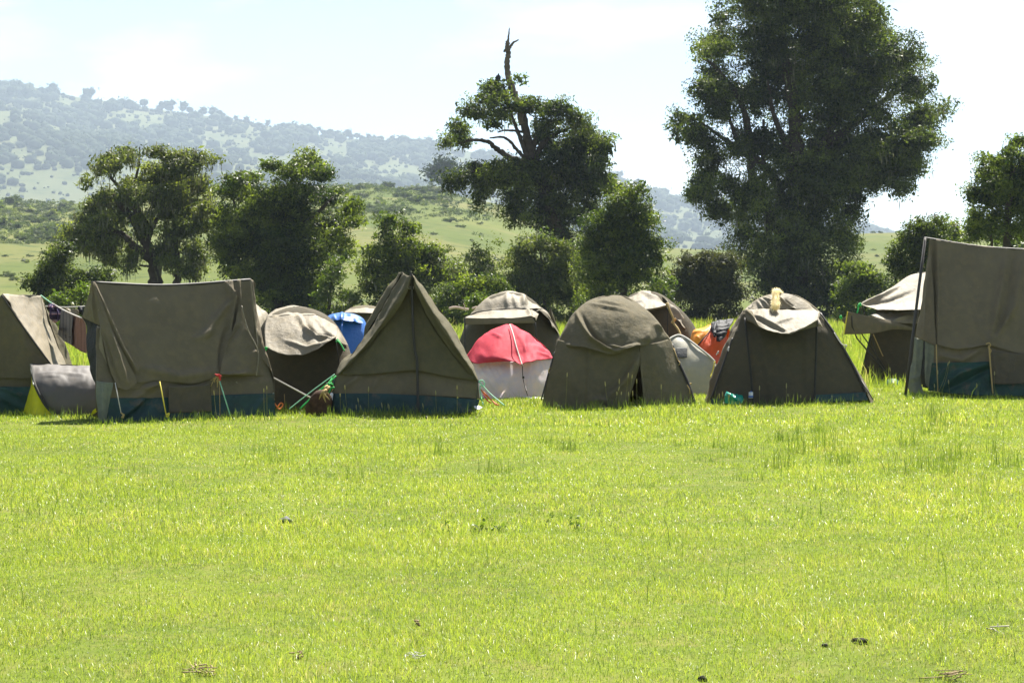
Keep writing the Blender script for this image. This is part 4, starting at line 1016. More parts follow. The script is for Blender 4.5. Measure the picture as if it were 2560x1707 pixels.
line('awning_pole', r, POLE, 5, 38.0, [(240, 810, -1.1), (330, 960, -.8), (392, 1048, -.4), (560, 1300, -.1)], .012, n=6)
line('awning_pole', r, ROPE_T, 5, 38.0, [(430, 960, -.3), (500, 1120, -.2), (515, 1150, -.2)], .010, n=6)
line('seam', r, SEAM, 5, 37.95, [(410, 955, .12), (362, 1150, .05), (316, 1365, 0)], .014)
for q in ([(322, 698, -.38), (300, 703, -.4), (298, 740, -.4), (288, 775, -.4)], [(322, 698, -.38), (312, 690, -.38), (306, 712, -.38), (328, 704, -.38)], [(155, 815, -1.0), (148, 800, -1.0), (140, 812, -1.0), (156, 826, -1.0)]):
    line('guy_line', r, ROPE_G, 5, 37.95, q, .014, n=16)
line('canopy_pole', r, POLE, 5, 38.0, [(326, 705, -.36), (352, 780, -.3), (420, 1000, -.2), (500, 1300, -.1)], .012, n=6)

# ================================================================ Q  right front ridge tent with leaning pole
r = root_at('ridge_tent', 'tall brown ridge tent at the right edge with a leaning dark pole and green base', 5, 1500, 32.8, G_ROW)
rows = [[(918, 128, 1.0), (1060, 150, 1.0), (1200, 170, 1.0), (1440, 198, 1.0), (1742, 217, 1.0), (2200, 235, 1.0)],
        [(938, 400, .72), (1080, 410, .70), (1220, 420, .68), (1440, 430, .68), (1742, 440, .68), (2200, 450, .68)],
        [(958, 720, .36), (1090, 730, .32), (1230, 740, .30), (1440, 740, .30), (1742, 750, .30), (2200, 760, .30)],
        [(985, 1052, .04), (1100, 1082, .0), (1220, 1094, .0), (1437, 1062, -.03), (1600, 1112, .0), (2200, 1160, .0)]]
rows[3] = [(985, 1052, .04), (1100, 1082, .0), (1220, 1094, .0), (1437, 1060, -.03), (1742, 1140, .0), (2200, 1165, .0)]
cloth('fly_sheet', r, BROWN, 5, 32.0, rows, nu=90, nv=70, seed=130, wr=.7, thick=.007,
      folds=[([(1590, 240), (1540, 560), (1490, 800), (1445, 1040)], 22, .07), ([(1660, 240), (1610, 620), (1500, 960)], 20, -.05), ([(1740, 280), (1660, 720), (1480, 1020)], 20, .06), ([(955, 150), (955, 520), (972, 1000)], 13, -.06),
             ([(985, 150), (1000, 560), (990, 1000)], 14, .04), ([(1330, 820), (1430, 1040)], 26, .03), ([(1410, 220), (1400, 500)], 30, .02), ([(1180, 1080), (1330, 1075), (1430, 1060)], 14, .03)])
cloth('side_flap', r, BROWN, 5, 32.0, [[(918, 130, 1.0), (922, 132, .98), (928, 136, .95)], [(905, 270, 1.1), (918, 300, .9), (936, 330, .75)], [(862, 600, 1.0), (905, 610, .6), (952, 620, .42)], [(830, 800, .95), (890, 810, .5), (965, 830, .25)],
      [(794, 984, .9), (870, 1015, .4), (975, 1060, .02)]], nu=26, nv=50, seed=131, wr=1.2, folds=[([(925, 300), (900, 620), (880, 980)], 12, .03)])
cloth('front_wall', r, BROWN, 5, 32.0, [[(950, 900, .25), (1430, 900, .2), (2200, 900, .2)], [(960, 1060, .1), (1430, 1060, .06), (2200, 1140, .06)], [(955, 1220, .05), (1430, 1215, .0), (2200, 1260, .0)]], nu=60, nv=26, seed=132, wr=1.6,
      folds=[([(1000, 1140), (1200, 1190), (1380, 1080)], 26, .06), ([(1460, 1100), (1460, 1220)], 20, .05)])
cloth('groundsheet_skirt', r, SKIRT_G, 5, 31.97, [[(940, 1210, .05), (1250, 1205, .0), (1450, 1200, .0), (1700, 1240, .0), (2200, 1260, .0)], [(925, 1320, .02), (1250, 1320, -.05), (1450, 1330, -.04), (1700, 1350, -.04), (2200, 1370, -.04)],
      [(905, 1450, .0), (1250, 1490, -.1), (1450, 1495, -.08), (1700, 1500, -.08), (2200, 1510, -.08)]], nu=70, nv=30, seed=133, wr=2.0,
      folds=[([(1000, 1430), (1180, 1300), (1400, 1220)], 26, .08), ([(1080, 1450), (1300, 1330), (1440, 1260)], 22, -.07), ([(960, 1400), (1060, 1250)], 18, .05)])
cloth('canvas_patch', r, PATCHC, 5, 31.9, [[(1452, 1105, .05), (1600, 1120, .04), (1790, 1140, .04)], [(1455, 1260, .0), (1600, 1270, -.02), (1790, 1290, -.02)], [(1455, 1392, -.04), (1600, 1394, -.06), (1790, 1385, -.06)]], nu=26, nv=26, seed=134, wr=1.5,
      folds=[([(1480, 1140), (1500, 1380)], 14, .03), ([(1640, 1150), (1600, 1390)], 16, .03)])
cloth('side_wall', r, PALE, 5, 32.0, [[(795, 985, .9), (835, 995, .75), (868, 1010, .6)], [(770, 1150, .85), (815, 1160, .65), (856, 1165, .55)], [(745, 1300, .8), (795, 1310, .6), (842, 1310, .5)], [(730, 1400, .75), (790, 1440, .5), (860, 1440, .4)],
      [(750, 1475, .6), (830, 1500, .4), (905, 1490, .25)]], nu=26, nv=36, seed=135, wr=1.8, folds=[([(740, 1370), (850, 1325)], 12, .04), ([(820, 1000), (800, 1300)], 10, .03)])
cloth('side_wall', r, PALE, 5, 32.0, [[(878, 1012, .4), (920, 1035, .25), (968, 1058, .08)], [(876, 1200, .3), (915, 1210, .2), (955, 1215, .06)], [(880, 1340, .25), (905, 1345, .15), (935, 1345, .04)], [(898, 1415, .2), (915, 1425, .1), (928, 1430, .02)]],
      nu=18, nv=30, seed=136, wr=1.5, folds=[([(910, 1040), (900, 1390)], 9, .03)])
cloth('doorway_shade', r, BLACKF, 5, 32.0, [[(858, 1005, .72), (885, 1015, .42)], [(842, 1250, .62), (882, 1250, .36)], [(858, 1420, .52), (905, 1430, .26)]], nu=8, nv=20, seed=137, wr=.6)  # black sheet painting the dark opening between the side walls
cloth('roof', r, BROWN, 5, 32.0, [[(918, 128, 1.0), (1500, 204, 1.0), (2200, 235, 1.0)], [(860, 760, 2.0), (1500, 760, 2.0), (2200, 760, 2.0)], [(800, 1400, 2.8), (1500, 1400, 2.8), (2200, 1400, 2.8)]], seed=138)
line('ridge_pole', r, POLE, 5, 32.0, [(874, 122, 1.0), (926, 130, 1.02), (1440, 205, 1.02), (2200, 242, 1.02)], .020)
line('pole', r, POLE, 5, 31.9, [(882, 122, .9), (800, 760, .4), (708, 1505, -.1)], .024, n=4)
line('guy_line', r, ROPE_T, 5, 31.9, [(978, 1050, .0), (982, 1200, -.1), (992, 1460, -.25)], .008, n=8)
line('guy_line', r, ROPE_T, 5, 31.9, [(1437, 1055, -.05), (1452, 1260, -.15), (1470, 1475, -.25)], .012, n=8)
line('knot', r, ROPE_T, 5, 31.88, [(1410, 1045), (1440, 1035), (1450, 1060), (1430, 1075), (1455, 1100), (1440, 1130)], .010, n=24)

# ================================================================ washing line and clothes
w = thing('washing_line', 'washing line strung from the left-edge tent to the big tarpaulin tent', 'washing line', tuple(wpts('c', 28.6, [(500, 400)])[0]))
line('rope', w, ROPE_M, 'c', 28.9, [(20, 85, .1), (230, 240, .0), (300, 280, -.05)], .011, n=10)
line('rope', w, ROPE_W, 'c', 28.85, [(300, 280, 0), (520, 410, -.2), (760, 530, -.6), (1010, 632, -1.2)], .011, n=20)
line('rope', w, ROPE_W, 'c', 29.6, [(120, 345), (600, 372), (1100, 352)], .009, n=12)
PLAID = bandmat('dark_plaid_cloth', (0.030, 0.022, 0.040), [(2, .11, .35, (.17, .13, .19)), (2, .11, .12, (.42, .25, .27)), (0, .09, .22, (.05, .04, .09))])
TOWEL = bandmat('grey_striped_cloth', (0.16, 0.165, 0.165), [(0, .065, .25, (.09, .095, .10)), (2, 10.0, .0, (.1, .1, .1))])
RUST = bandmat('rust_striped_cloth', (0.20, 0.125, 0.10), [(0, .06, .3, (.14, .09, .075)), (0, .021, .2, (.22, .15, .12))])
o = cloth('shirt', None, PLAID, 'c', 28.8, [[(200, 270), (320, 290, -.03), (420, 330), (520, 430)], [(170, 400), (290, 400, -.06), (400, 430), (520, 500)], [(240, 520), (330, 530, -.06), (420, 540), (515, 560)], [(300, 620), (350, 660, -.05), (430, 650), (505, 640)],
          [(360, 755), (400, 740), (440, 715), (500, 680)]], nu=30, nv=36, seed=140, wr=2, thick=.01, folds=[([(250, 300), (330, 700)], 40, .05), ([(400, 340), (440, 700)], 30, .04)])
tag(o, 'dark purple plaid shirt bunched on the washing line beside the left-edge tent', 'shirt')
o = cloth('towel', None, TOWEL, 'c', 28.5, [[(515, 425, .1), (600, 460, .0), (700, 505, -.1), (790, 545, -.3)], [(500, 620, .1), (600, 640, .02), (700, 640, -.1), (790, 660, -.3)], [(470, 830, .1), (590, 850, .02), (700, 860, -.1), (790, 870, -.3)],
          [(430, 1000, .1), (580, 1040, .02), (700, 1080, -.1), (790, 1080, -.3)], [(420, 1030, .1), (590, 1200, .0), (690, 1250, -.1), (790, 1300, -.3)]], nu=40, nv=40, seed=141, wr=1.2, thick=.008,
          folds=[([(580, 470), (580, 1180)], 16, .03), ([(680, 520), (690, 1230)], 18, .03), ([(740, 540), (745, 1260)], 14, -.03), ([(530, 460), (500, 1000)], 14, -.02)])
tag(o, 'grey striped cloth hanging on the washing line next to the plaid shirt', 'cloth')
mbs = MB()
for yy in (880, 925, 1060, 1105):
    q0 = wpts('c', 28.44, [(470 if yy < 1000 else 590, yy, .1), (575 if yy < 1000 else 670, yy + 12, .0), (580 if yy < 1000 else 760, yy + 22 if yy < 1000 else yy + 50, -.1)])
    mbs.tube(cr(q0, 8), .012)
mbs.build('woven_stripe', INK, o)
o = cloth('cloth', None, RUST, 'c', 28.3, [[(780, 545, .0), (860, 580, -.1), (940, 610, -.25), (1010, 640, -.45)], [(785, 800, .0), (870, 800, -.1), (960, 790, -.25), (1090, 800, -.45)], [(790, 1050, .0), (880, 1060, -.1), (980, 1060, -.25), (1130, 1060, -.45)],
          [(770, 1290, .0), (870, 1360, -.1), (980, 1430, -.25), (1130, 1500, -.45)]], nu=40, nv=36, seed=142, wr=1.2, thick=.008,
          folds=[([(830, 580), (835, 1330)], 14, -.04), ([(900, 600), (905, 1380)], 20, .03), ([(990, 640), (1000, 1440)], 20, .03)])
tag(o, 'rust brown cloth hanging at the right end of the washing line', 'cloth')
o = cloth('garment', None, KHAKI_LIT, 'c', 29.5, [[(540, 385), (660, 380), (770, 420), (900, 420)], [(580, 410), (680, 440, -.05), (800, 470), (950, 470)], [(640, 470), (740, 520, -.03), (850, 560), (950, 560)]], nu=26, nv=18, seed=143, wr=2.2)
tag(o, 'beige garment hung on the rear rope behind the grey striped cloth', 'garment')
o = cloth('garment', None, BLACKF, 'c', 29.55, [[(930, 350), (1000, 355), (1090, 350)], [(930, 450), (1000, 450, -.04), (1080, 450)], [(960, 520), (1010, 560), (1070, 600)]], nu=16, nv=16, seed=144, wr=1.6)
tag(o, 'black garment on the rear rope beside the big tarpaulin tent', 'garment')

# ================================================================ small things by the tents
o = cloth('plastic_bag', None, GREENP, 4, 29.15, [[(418, 1303, .1), (470, 1318, .0), (520, 1330, .0), (570, 1345, .1)], [(410, 1350, .05), (470, 1355, -.1), (520, 1360, -.1), (574, 1370, .05)], [(408, 1412, .0), (470, 1425, -.1), (520, 1425, -.1), (572, 1412, .0)]],
          nu=26, nv=22, seed=150, wr=2.4, folds=[([(430, 1320), (540, 1400)], 10, .03), ([(470, 1330), (440, 1400)], 8, .03)])
tag(o, 'crumpled green plastic bag at the foot of the wide dark dome tent', 'plastic bag')
o = thing('carton', 'small white carton standing in the grass beside the green plastic bag', 'carton', tuple(wpts(4, 29.2, [(645, 1365)])[0]))
def boxmesh(c, sx, sy, sz, rz=0.0):
    x, y, z = sx / 2, sy / 2, sz / 2
    b = np.array([[-x, -y, -z], [x, -y, -z], [x, y, -z], [-x, y, -z], [-x, -y, z], [x, -y, z], [x * .9, y * .9, z], [-x * .9, y * .9, z]])
    ca_, sa_ = math.cos(rz), math.sin(rz)
    b = np.stack([b[:, 0] * ca_ - b[:, 1] * sa_, b[:, 0] * sa_ + b[:, 1] * ca_, b[:, 2]], -1) + np.array(c)
    return b, np.array([[0, 3, 2, 1], [4, 5, 6, 7], [0, 1, 5, 4], [1, 2, 6, 5], [2, 3, 7, 6], [3, 0, 4, 7]])
c0 = wpts(4, 29.2, [(645, 1340)])[0]
v, q = boxmesh(c0, .055, .04, .09, .3)
mesh_np('body', v, q, None, LABELC, o)
v, q = boxmesh(c0 + np.array([0, -.003, -.02]), .059, .044, .025, .3)
mesh_np('blue_band', v, q, None, BLUE, o)
v, q = boxmesh(c0 + np.array([.004, 0, .052]), .02, .02, .014, .3)
mesh_np('cap', v, q, None, BLUE, o)
o = cloth('plastic_bag', None, ORANGEP, 5, 36.5, [[(345, 1400, .2), (390, 1385, .1), (440, 1405, .1), (520, 1415, .2)], [(338, 1420, .0), (390, 1410, -.1), (440, 1425, -.1), (525, 1430, .0)], [(345, 1440, -.1), (390, 1438, -.2), (440, 1440, -.2), (520, 1440, -.1)]],
          nu=26, nv=16, seed=151, wr=3.0)
tag(o, 'orange plastic bag lying on the grass under the tilted awning', 'plastic bag')
o = cloth('plastic_bag', None, DGREENP, 5, 36.4, [[(560, 1360, .2), (610, 1352, .1), (650, 1370, .2)], [(550, 1395, .0), (605, 1390, -.12), (655, 1395, .0)], [(556, 1430, -.05), (605, 1432, -.15), (650, 1428, -.05)]], nu=18, nv=16, seed=152, wr=3.0)
tag(o, 'dark green bundle on the grass below the pale lit canopy', 'bundle')
# ================================================================ terrain
def ipx(pts):
    a = np.array(pts, float)
    return lambda p: np.interp(p, a[:, 0], a[:, 1])


near_r = ipx([(-1500, 500), (-400, 492), (0, 500), (100, 506), (180, 508), (300, 495), (500, 475), (700, 462), (860, 460), (950, 462), (1090, 476), (1250, 512), (1400, 565), (1500, 592), (1600, 612), (1680, 618),
              (1850, 626), (2000, 602), (2150, 581), (2250, 579), (2400, 577), (2560, 575), (3000, 560), (4000, 540)])
far_r = ipx([(-1500, 130), (-400, 170), (0, 197), (117, 219), (204, 240), (306, 252), (377, 266), (561, 290), (660, 308), (816, 334), (969, 350), (1107, 362), (1300, 395), (1540, 445), (1640, 474), (1700, 484),
             (1824, 500), (2000, 520), (2100, 540), (2135, 556), (2170, 570), (2207, 580), (2300, 592), (2500, 610), (4000, 640)])
DN0, DN1, DF0, DF1 = 230.0, 850.0, 2000.0, 5200.0


def near_z(p, D):
    t = np.clip((D - DN0) / (DN1 - DN0), 0, 2.2)
    zr = CH + (HY - near_r(p)) / F * DN1
    z = zr * np.where(t < 1, t ** 1.25, 1 - 0.35 * np.abs(t - 1) ** 1.5)
    x = (p - CX) / F * D
    return z - 0.4 + np.where(t > 0, 2.2 * fbm(x / 68, D / 106, 60, 3) * np.clip(t * 3, 0, 1) * np.clip(1.6 - t, .3, 1), 0)


def far_z(p, D):
    t = np.clip((D - DF0) / (DF1 - DF0), 0, 2)
    zr = CH + (HY - far_r(p)) / F * DF1
    z = zr * np.where(t < 1, t ** 1.12, 1 - 0.5 * (t - 1))
    x = (p - CX) / F * D
    return z - 6 + 58 * fbm(x / 590 + t, D / 950, 70, 4) * np.clip(t * 2, 0, 1) * np.clip((1.0 - t) * 4, 0, 1)


def polar(name, zf, ps, Ds, mat):
    P, D = np.meshgrid(ps, Ds)
    z = zf(P, D)
    W = np.stack([(P - CX) / F * D, D, z], -1)
    n0, n1 = P.shape
    idx = np.arange(n0 * n1).reshape(n0, n1)
    q = np.stack([idx[:-1, :-1], idx[:-1, 1:], idx[1:, 1:], idx[1:, :-1]], -1).reshape(-1, 4)
    o = mesh_np(name, W.reshape(-1, 3), q, None, mat, None, True)
    o['kind'] = 'structure'
    return o


def landmat(name, cols, scales, stretch, bump=0.0):
    m, nt, out = nmat(name)
    a, src = noise_mix(nt, cols[0], cols[1], scales[0], 6, .38, .62, stretch=stretch, rough=.65)
    b, _ = noise_mix(nt, a, cols[2], scales[1], 5, .46, .66, stretch=stretch, rough=.7)
    c, _ = noise_mix(nt, b, cols[3], scales[2], 4, .55, .68, rough=.7)
    bs = N(nt, 'ShaderNodeBsdfPrincipled')
    S(bs, Roughness=.95)
    bs.inputs['Specular IOR Level'].default_value = .05
    nt.links.new(c, bs.inputs['Base Color'])
    nt.links.new(bs.outputs[0], out.inputs['Surface'])
    return m


FIELD = landmat('meadow_soil', [(0.085, 0.115, 0.018), (0.135, 0.165, 0.026), (0.15, 0.15, 0.04), (0.07, 0.085, 0.02)], [.8, 3.0, 14.0], (1, 1, 1))
HILLM = landmat('green_hillside', [(0.066, 0.090, 0.020), (0.105, 0.120, 0.028), (0.128, 0.124, 0.042), (0.046, 0.066, 0.018)], [.007, .024, .11], (1, .55, 1))
FARM = landmat('far_hill_grass', [(0.062, 0.076, 0.031), (0.090, 0.102, 0.038), (0.104, 0.108, 0.047), (0.048, 0.064, 0.027)], [.0018, .0055, .022], (1, .6, 1))


def gz(x, y):
    return 0.012 * np.sin(x * 1.3 + .4 * y) + 0.014 * np.sin(y * 1.7 - x * .6) + 0.01 * np.sin(3.1 * x + 1.1) - 0.01


xs = np.concatenate([np.linspace(-2600, -60, 24), np.linspace(-50, -12, 20), np.linspace(-11.5, 11.5, 140), np.linspace(12, 50, 20), np.linspace(60, 2600, 24)])
ys = np.concatenate([np.linspace(-35, 4, 14), np.linspace(4.5, 45, 200), np.linspace(46, 200, 60), np.linspace(230, 5900, 30)])
X, Y = np.meshgrid(xs, ys)
Z = gz(X, Y) * np.clip(1.5 - Y / 150, 0, 1)
idx = np.arange(X.size).reshape(X.shape)
ground = mesh_np('ground', np.stack([X, Y, Z], -1).reshape(-1, 3), np.stack([idx[:-1, :-1], idx[:-1, 1:], idx[1:, 1:], idx[1:, :-1]], -1).reshape(-1, 4), None, FIELD, None, True)
ground['kind'] = 'structure'
polar('hillside', near_z, np.linspace(-1400, 3900, 260), np.concatenate([np.linspace(222, 850, 150), np.linspace(865, 1350, 30)]), HILLM)
polar('far_hill', far_z, np.linspace(-1400, 3900, 300), np.concatenate([np.linspace(1950, 5200, 130), np.linspace(5240, 5800, 10)]), FARM)


# ================================================================ foliage
def leaf_quads(rng, c, nrm, length, width):
    n = len(c)
    r = rng.normal(size=(n, 3))
    a = np.cross(nrm, r)
    a /= np.maximum(np.linalg.norm(a, axis=1, keepdims=True), 1e-6)
    b = np.cross(nrm, a)
    L = (length * rng.uniform(.45, 1.45, n))[:, None]
    Wd = (width * rng.uniform(.6, 1.3, n))[:, None]
    v = np.stack([c - a * L * .5, c + b * Wd * .5 + nrm * L * .06, c + a * L * .5, c - b * Wd * .5 + nrm * L * .06], 1)
    return v.reshape(-1, 3), np.arange(4 * n).reshape(n, 4)


def foliage(rng, cen, rad, n, clr, leaf, inner=.18, up=.35, lo=-1.0, top_tint=0.0):
    """leaves in clumps over an ellipsoid"""
    ncl = max(6, int(n / 50))
    d = rng.normal(size=(ncl, 3))
    d /= np.linalg.norm(d, axis=1, keepdims=True)
    d[:, 2] = np.where(d[:, 2] < lo, -d[:, 2], d[:, 2])
    fq, ph = rng.normal(size=(4, 3)) * 3.2, rng.random(4) * 6
    bump = 1 + .16 * np.sin(d @ fq.T + ph).sum(1) / 1.4
    rr = np.where(rng.random(ncl) < inner, rng.uniform(.1, .6, ncl), rng.uniform(.58, 1.10, ncl))
    cc = cen + d * (rr * bump)[:, None] * rad
    ct = rng.uniform(0, .75, ncl) ** 1.2
    k = rng.integers(0, ncl, n)
    e = np.clip(rng.normal(size=(n, 3)), -1.7, 1.7) * np.array([1, 1, .62]) * clr * rng.uniform(.55, 1.25, ncl)[k][:, None]
    c = cc[k] + e
    cn = rng.normal(size=(ncl, 3)) * .6 + d * .8
    nr = rng.normal(size=(n, 3)) * .75 + cn[k] + np.array([0, 0, up])
    nr /= np.linalg.norm(nr, axis=1, keepdims=True)
    v, q = leaf_quads(rng, c, nr, leaf, leaf * .46)
    t = np.clip(ct[k] + rng.uniform(-.18, .3, n), 0, 1)
    return v, q, np.repeat(t, 4), cc


DENS = 1.55


def tree(name, label, cat, fr, D, blobs, mat, trunks=(), leaf=3.1, layers=4.2, lichen=0, seed=0, group=None, z0=0.0, inner=.18, clr=5.0, lmat=None, extra=(), deep=.34, bark=None, dead=(), fill=1.0, foot=True):
    rng = np.random.default_rng(seed + 500)
    ox, oy, s = FR[fr]
    k = D / F
    blobs = list(blobs)
    prs = [(i, j) for i in range(len(blobs)) for j in range(i) if math.hypot((blobs[i][0] - blobs[j][0]) / (blobs[i][2] + blobs[j][2]), (blobs[i][1] - blobs[j][1]) / (blobs[i][3] + blobs[j][3])) < .95]
    rng.shuffle(prs)
    for i, j in prs[:int(fill * len(blobs))]:
        a_, b_ = blobs[i], blobs[j]
        u_ = rng.uniform(.35, .65)
        blobs.append(tuple(a_[q] * u_ + b_[q] * (1 - u_) for q in (0, 1)) + (min(a_[2], b_[2]) * .8, min(a_[3], b_[3]) * .8, .8))
    if foot:
        yg = (HY + F * (CH - z0) / D - oy) * s
        x0_, x1_ = min(b[0] - .7 * b[2] for b in blobs), max(b[0] + .7 * b[2] for b in blobs)
        yb = max(b[1] + .6 * b[3] for b in blobs)
        if yb < yg:
            for q in range(6):
                hh = (yg - yb) * .62
                blobs.append((x0_ + (x1_ - x0_) * (q + rng.uniform(.2, .8)) / 6, (yg + yb) / 2 + hh * rng.uniform(-.2, .3), (x1_ - x0_) / 9, hh, .8))
    bx = np.array([b[0] for b in blobs], float)
    wid = (max(b[0] + b[2] for b in blobs) - min(b[0] - b[2] for b in blobs)) / s * k
    base_px = ox + (trunks[0][0][0][0] if trunks else bx.mean()) / s
    root = thing(name, label, cat, ((base_px - CX) * k, D, z0), group)
    lf = leaf * D / 1991.0
    cl = clr * D / 1991.0
    mb = MB()
    hang = []
    for b in blobs:
        c = np.array(wpt(ox + b[0] / s, oy + b[1] / s, D))
        rx, rz = b[2] / s * k, b[3] / s * k
        ry = .5 * (rx + rz)
        c[1] += rng.uniform(-1, 1) * deep * max(0, wid / 2 - ry)
        n = int((b[4] if len(b) > 4 else 1) * layers * DENS * math.pi * rx * rz / (lf * lf * .26) * .8) + 20
        v, q, t, cc = foliage(rng, c, np.array([rx, ry, rz]) * 1.0, n, cl, lf, inner)
        t = np.clip(t + rng.normal(0, .16), 0, 1)
        mb.add(v, q, None, t)
        hang.append(cc)
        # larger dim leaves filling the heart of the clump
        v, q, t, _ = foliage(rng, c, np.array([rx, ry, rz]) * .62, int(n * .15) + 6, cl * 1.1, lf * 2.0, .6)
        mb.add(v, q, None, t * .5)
    mats, cuts = [mat], [mb.n]
    for (m2, nm, bl, ly) in extra:
        m3 = mb
        for b in bl:
            c = np.array(wpt(ox + b[0] / s, oy + b[1] / s, D))
            rx, rz = b[2] / s * k, b[3] / s * k
            ry = .5 * (rx + rz)
            c[1] -= ry * .5
            n = int(ly * 1.5 * math.pi * rx * rz / (lf * lf * .26) * .8) + 10
            v, q, t, _ = foliage(rng, c, np.array([rx, ry, rz]), n, cl, lf, inner)
            m3.add(v, q, None, t)
        mats.append(m2)
        cuts.append(mb.n)
    if lichen:
        cc = np.vstack(hang)
        pick = cc[rng.integers(0, len(cc), lichen)]
        V, Q, T = [], [], []
        for i, p0 in enumerate(pick):
            for j in range(4):
                p = p0 + rng.normal(size=3) * cl * .7
                ln = rng.uniform(3, 11) * D / 1991.0
                w = rng.uniform(.35, .8) * D / 1991.0
                an = rng.uniform(0, math.pi)
                u = np.array([math.cos(an), math.sin(an), 0]) * w
                dx = rng.normal(size=3) * np.array([1, 1, 0]) * ln * .07
                a0, a1, a2 = p, p + dx - np.array([0, 0, ln * .5]), p + 1.6 * dx - np.array([0, 0, ln])
                nb = len(V) * 6
                V.append([a0 - u * .6, a0 + u * .6, a1 + u, a1 - u, a2 + u * .15, a2 - u * .15])
                Q += [[nb, nb + 1, nb + 2, nb + 3], [nb + 3, nb + 2, nb + 4, nb + 5]]
                T += [rng.uniform(0, 1)] * 6
        if lichen > 300:
            mesh_np('hanging_lichen', np.array(V).reshape(-1, 3), np.array(Q), None, lmat or LICHEN, root, False, np.array(T))
        else:
            mb.add(np.array(V).reshape(-1, 3), np.array(Q), None, np.array(T))
            mats.append(LICHEN)
            cuts.append(mb.n)
    cr_ = mb.build('crown', mat, root, smooth=False, tint=True)
    if len(mats) > 1:
        for m2 in mats[1:]:
            cr_.data.materials.append(m2)
        first = np.empty(len(cr_.data.loops), np.int32)
        cr_.data.loops.foreach_get('vertex_index', first)
        stl = np.empty(len(cr_.data.polygons), np.int32)
        cr_.data.polygons.foreach_get('loop_start', stl)
        cr_.data.polygons.foreach_set('material_index', np.searchsorted(np.array(cuts), first[stl], side='right').astype(np.int32))
    def limbs(nm, paths, m_):
        mt = MB()
        for pts, r0, r1 in paths:
            p = wpts(fr, D, pts)
            p = cr(p, 6 * len(pts))
            n = len(p)
            rad = np.linspace(r0, r1, n) * (1 + .12 * np.sin(np.arange(n) * 2.1 + r0 * 9))
            p = p + rng.normal(size=p.shape) * np.linspace(r0, r1, n)[:, None] * .12
            mt.tube(p, rad, 9)
        mt.build(nm, m_, root)
    if trunks:
        limbs('trunk', trunks, bark or BARK)
    if dead:
        limbs('dead_top', dead, DEADWOOD)
    return root


TG = 'trees in the line behind the camp'
BG = 'bushes between the camp and the hillside'
# giant lichen-hung tree
T9 = [(520, 60, 210, 110), (620, -90, 260, 130), (800, 10, 250, 140), (950, 80, 170, 110), (1130, 150, 115, 80), (1040, 40, 70, 60), (360, 60, 55, 60), (310, 200, 130, 70), (270, 290, 100, 60), (590, 230, 230, 150), (880, 260, 250, 160),
      (1290, 290, 115, 65), (1150, 300, 150, 100), (300, 420, 120, 80), (240, 480, 100, 60), (560, 450, 230, 150), (920, 470, 270, 170), (1230, 460, 150, 90), (1370, 540, 85, 50), (1440, 590, 55, 30), (220, 600, 90, 45), (105, 590, 42, 40),
      (110, 680, 22, 60), (180, 690, 60, 55), (290, 790, 110, 70), (530, 720, 170, 130), (850, 730, 250, 160), (1150, 690, 190, 110), (1330, 720, 95, 50), (1340, 820, 75, 60), (1210, 860, 110, 70), (230, 930, 90, 60), (200, 1000, 70, 50),
      (290, 1080, 80, 60), (430, 980, 150, 120), (740, 980, 250, 160), (1000, 900, 150, 110), (1190, 960, 65, 50), (960, 1050, 110, 70), (470, 1180, 90, 110), (700, 1220, 250, 190), (960, 1190, 100, 80), (1010, 1240, 55, 40), (560, 1380, 120, 130),
      (800, 1420, 230, 150), (960, 1400, 90, 100), (650, 1510, 200, 90), (900, 1500, 160, 80), (1190, 800, 140, 80), (1270, 770, 90, 60), (1100, 850, 120, 90), (250, 700, 80, 50), (280, 880, 80, 60), (1350, 600, 100, 60), (1370, 700, 90, 45), (330, 560, 90, 60)]
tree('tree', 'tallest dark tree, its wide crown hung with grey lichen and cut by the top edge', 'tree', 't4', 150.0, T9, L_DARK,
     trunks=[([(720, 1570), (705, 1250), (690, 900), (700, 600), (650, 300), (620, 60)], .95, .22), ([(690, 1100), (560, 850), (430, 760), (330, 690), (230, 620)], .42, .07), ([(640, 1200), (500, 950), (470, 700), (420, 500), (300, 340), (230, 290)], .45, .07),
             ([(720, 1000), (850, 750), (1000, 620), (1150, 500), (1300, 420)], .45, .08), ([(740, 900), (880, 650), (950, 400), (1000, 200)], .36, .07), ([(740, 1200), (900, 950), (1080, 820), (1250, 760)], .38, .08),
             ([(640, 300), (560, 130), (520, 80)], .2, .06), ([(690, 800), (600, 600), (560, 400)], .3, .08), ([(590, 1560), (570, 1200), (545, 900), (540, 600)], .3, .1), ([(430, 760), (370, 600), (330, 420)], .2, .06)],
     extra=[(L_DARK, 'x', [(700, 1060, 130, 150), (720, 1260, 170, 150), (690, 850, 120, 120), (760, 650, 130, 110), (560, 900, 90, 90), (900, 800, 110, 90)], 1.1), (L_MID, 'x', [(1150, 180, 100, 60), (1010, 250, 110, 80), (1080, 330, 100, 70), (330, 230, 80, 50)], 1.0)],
     lichen=1100, seed=1, group=TG, layers=3.1, leaf=3.0, fill=2.2, deep=.5, clr=5.4)
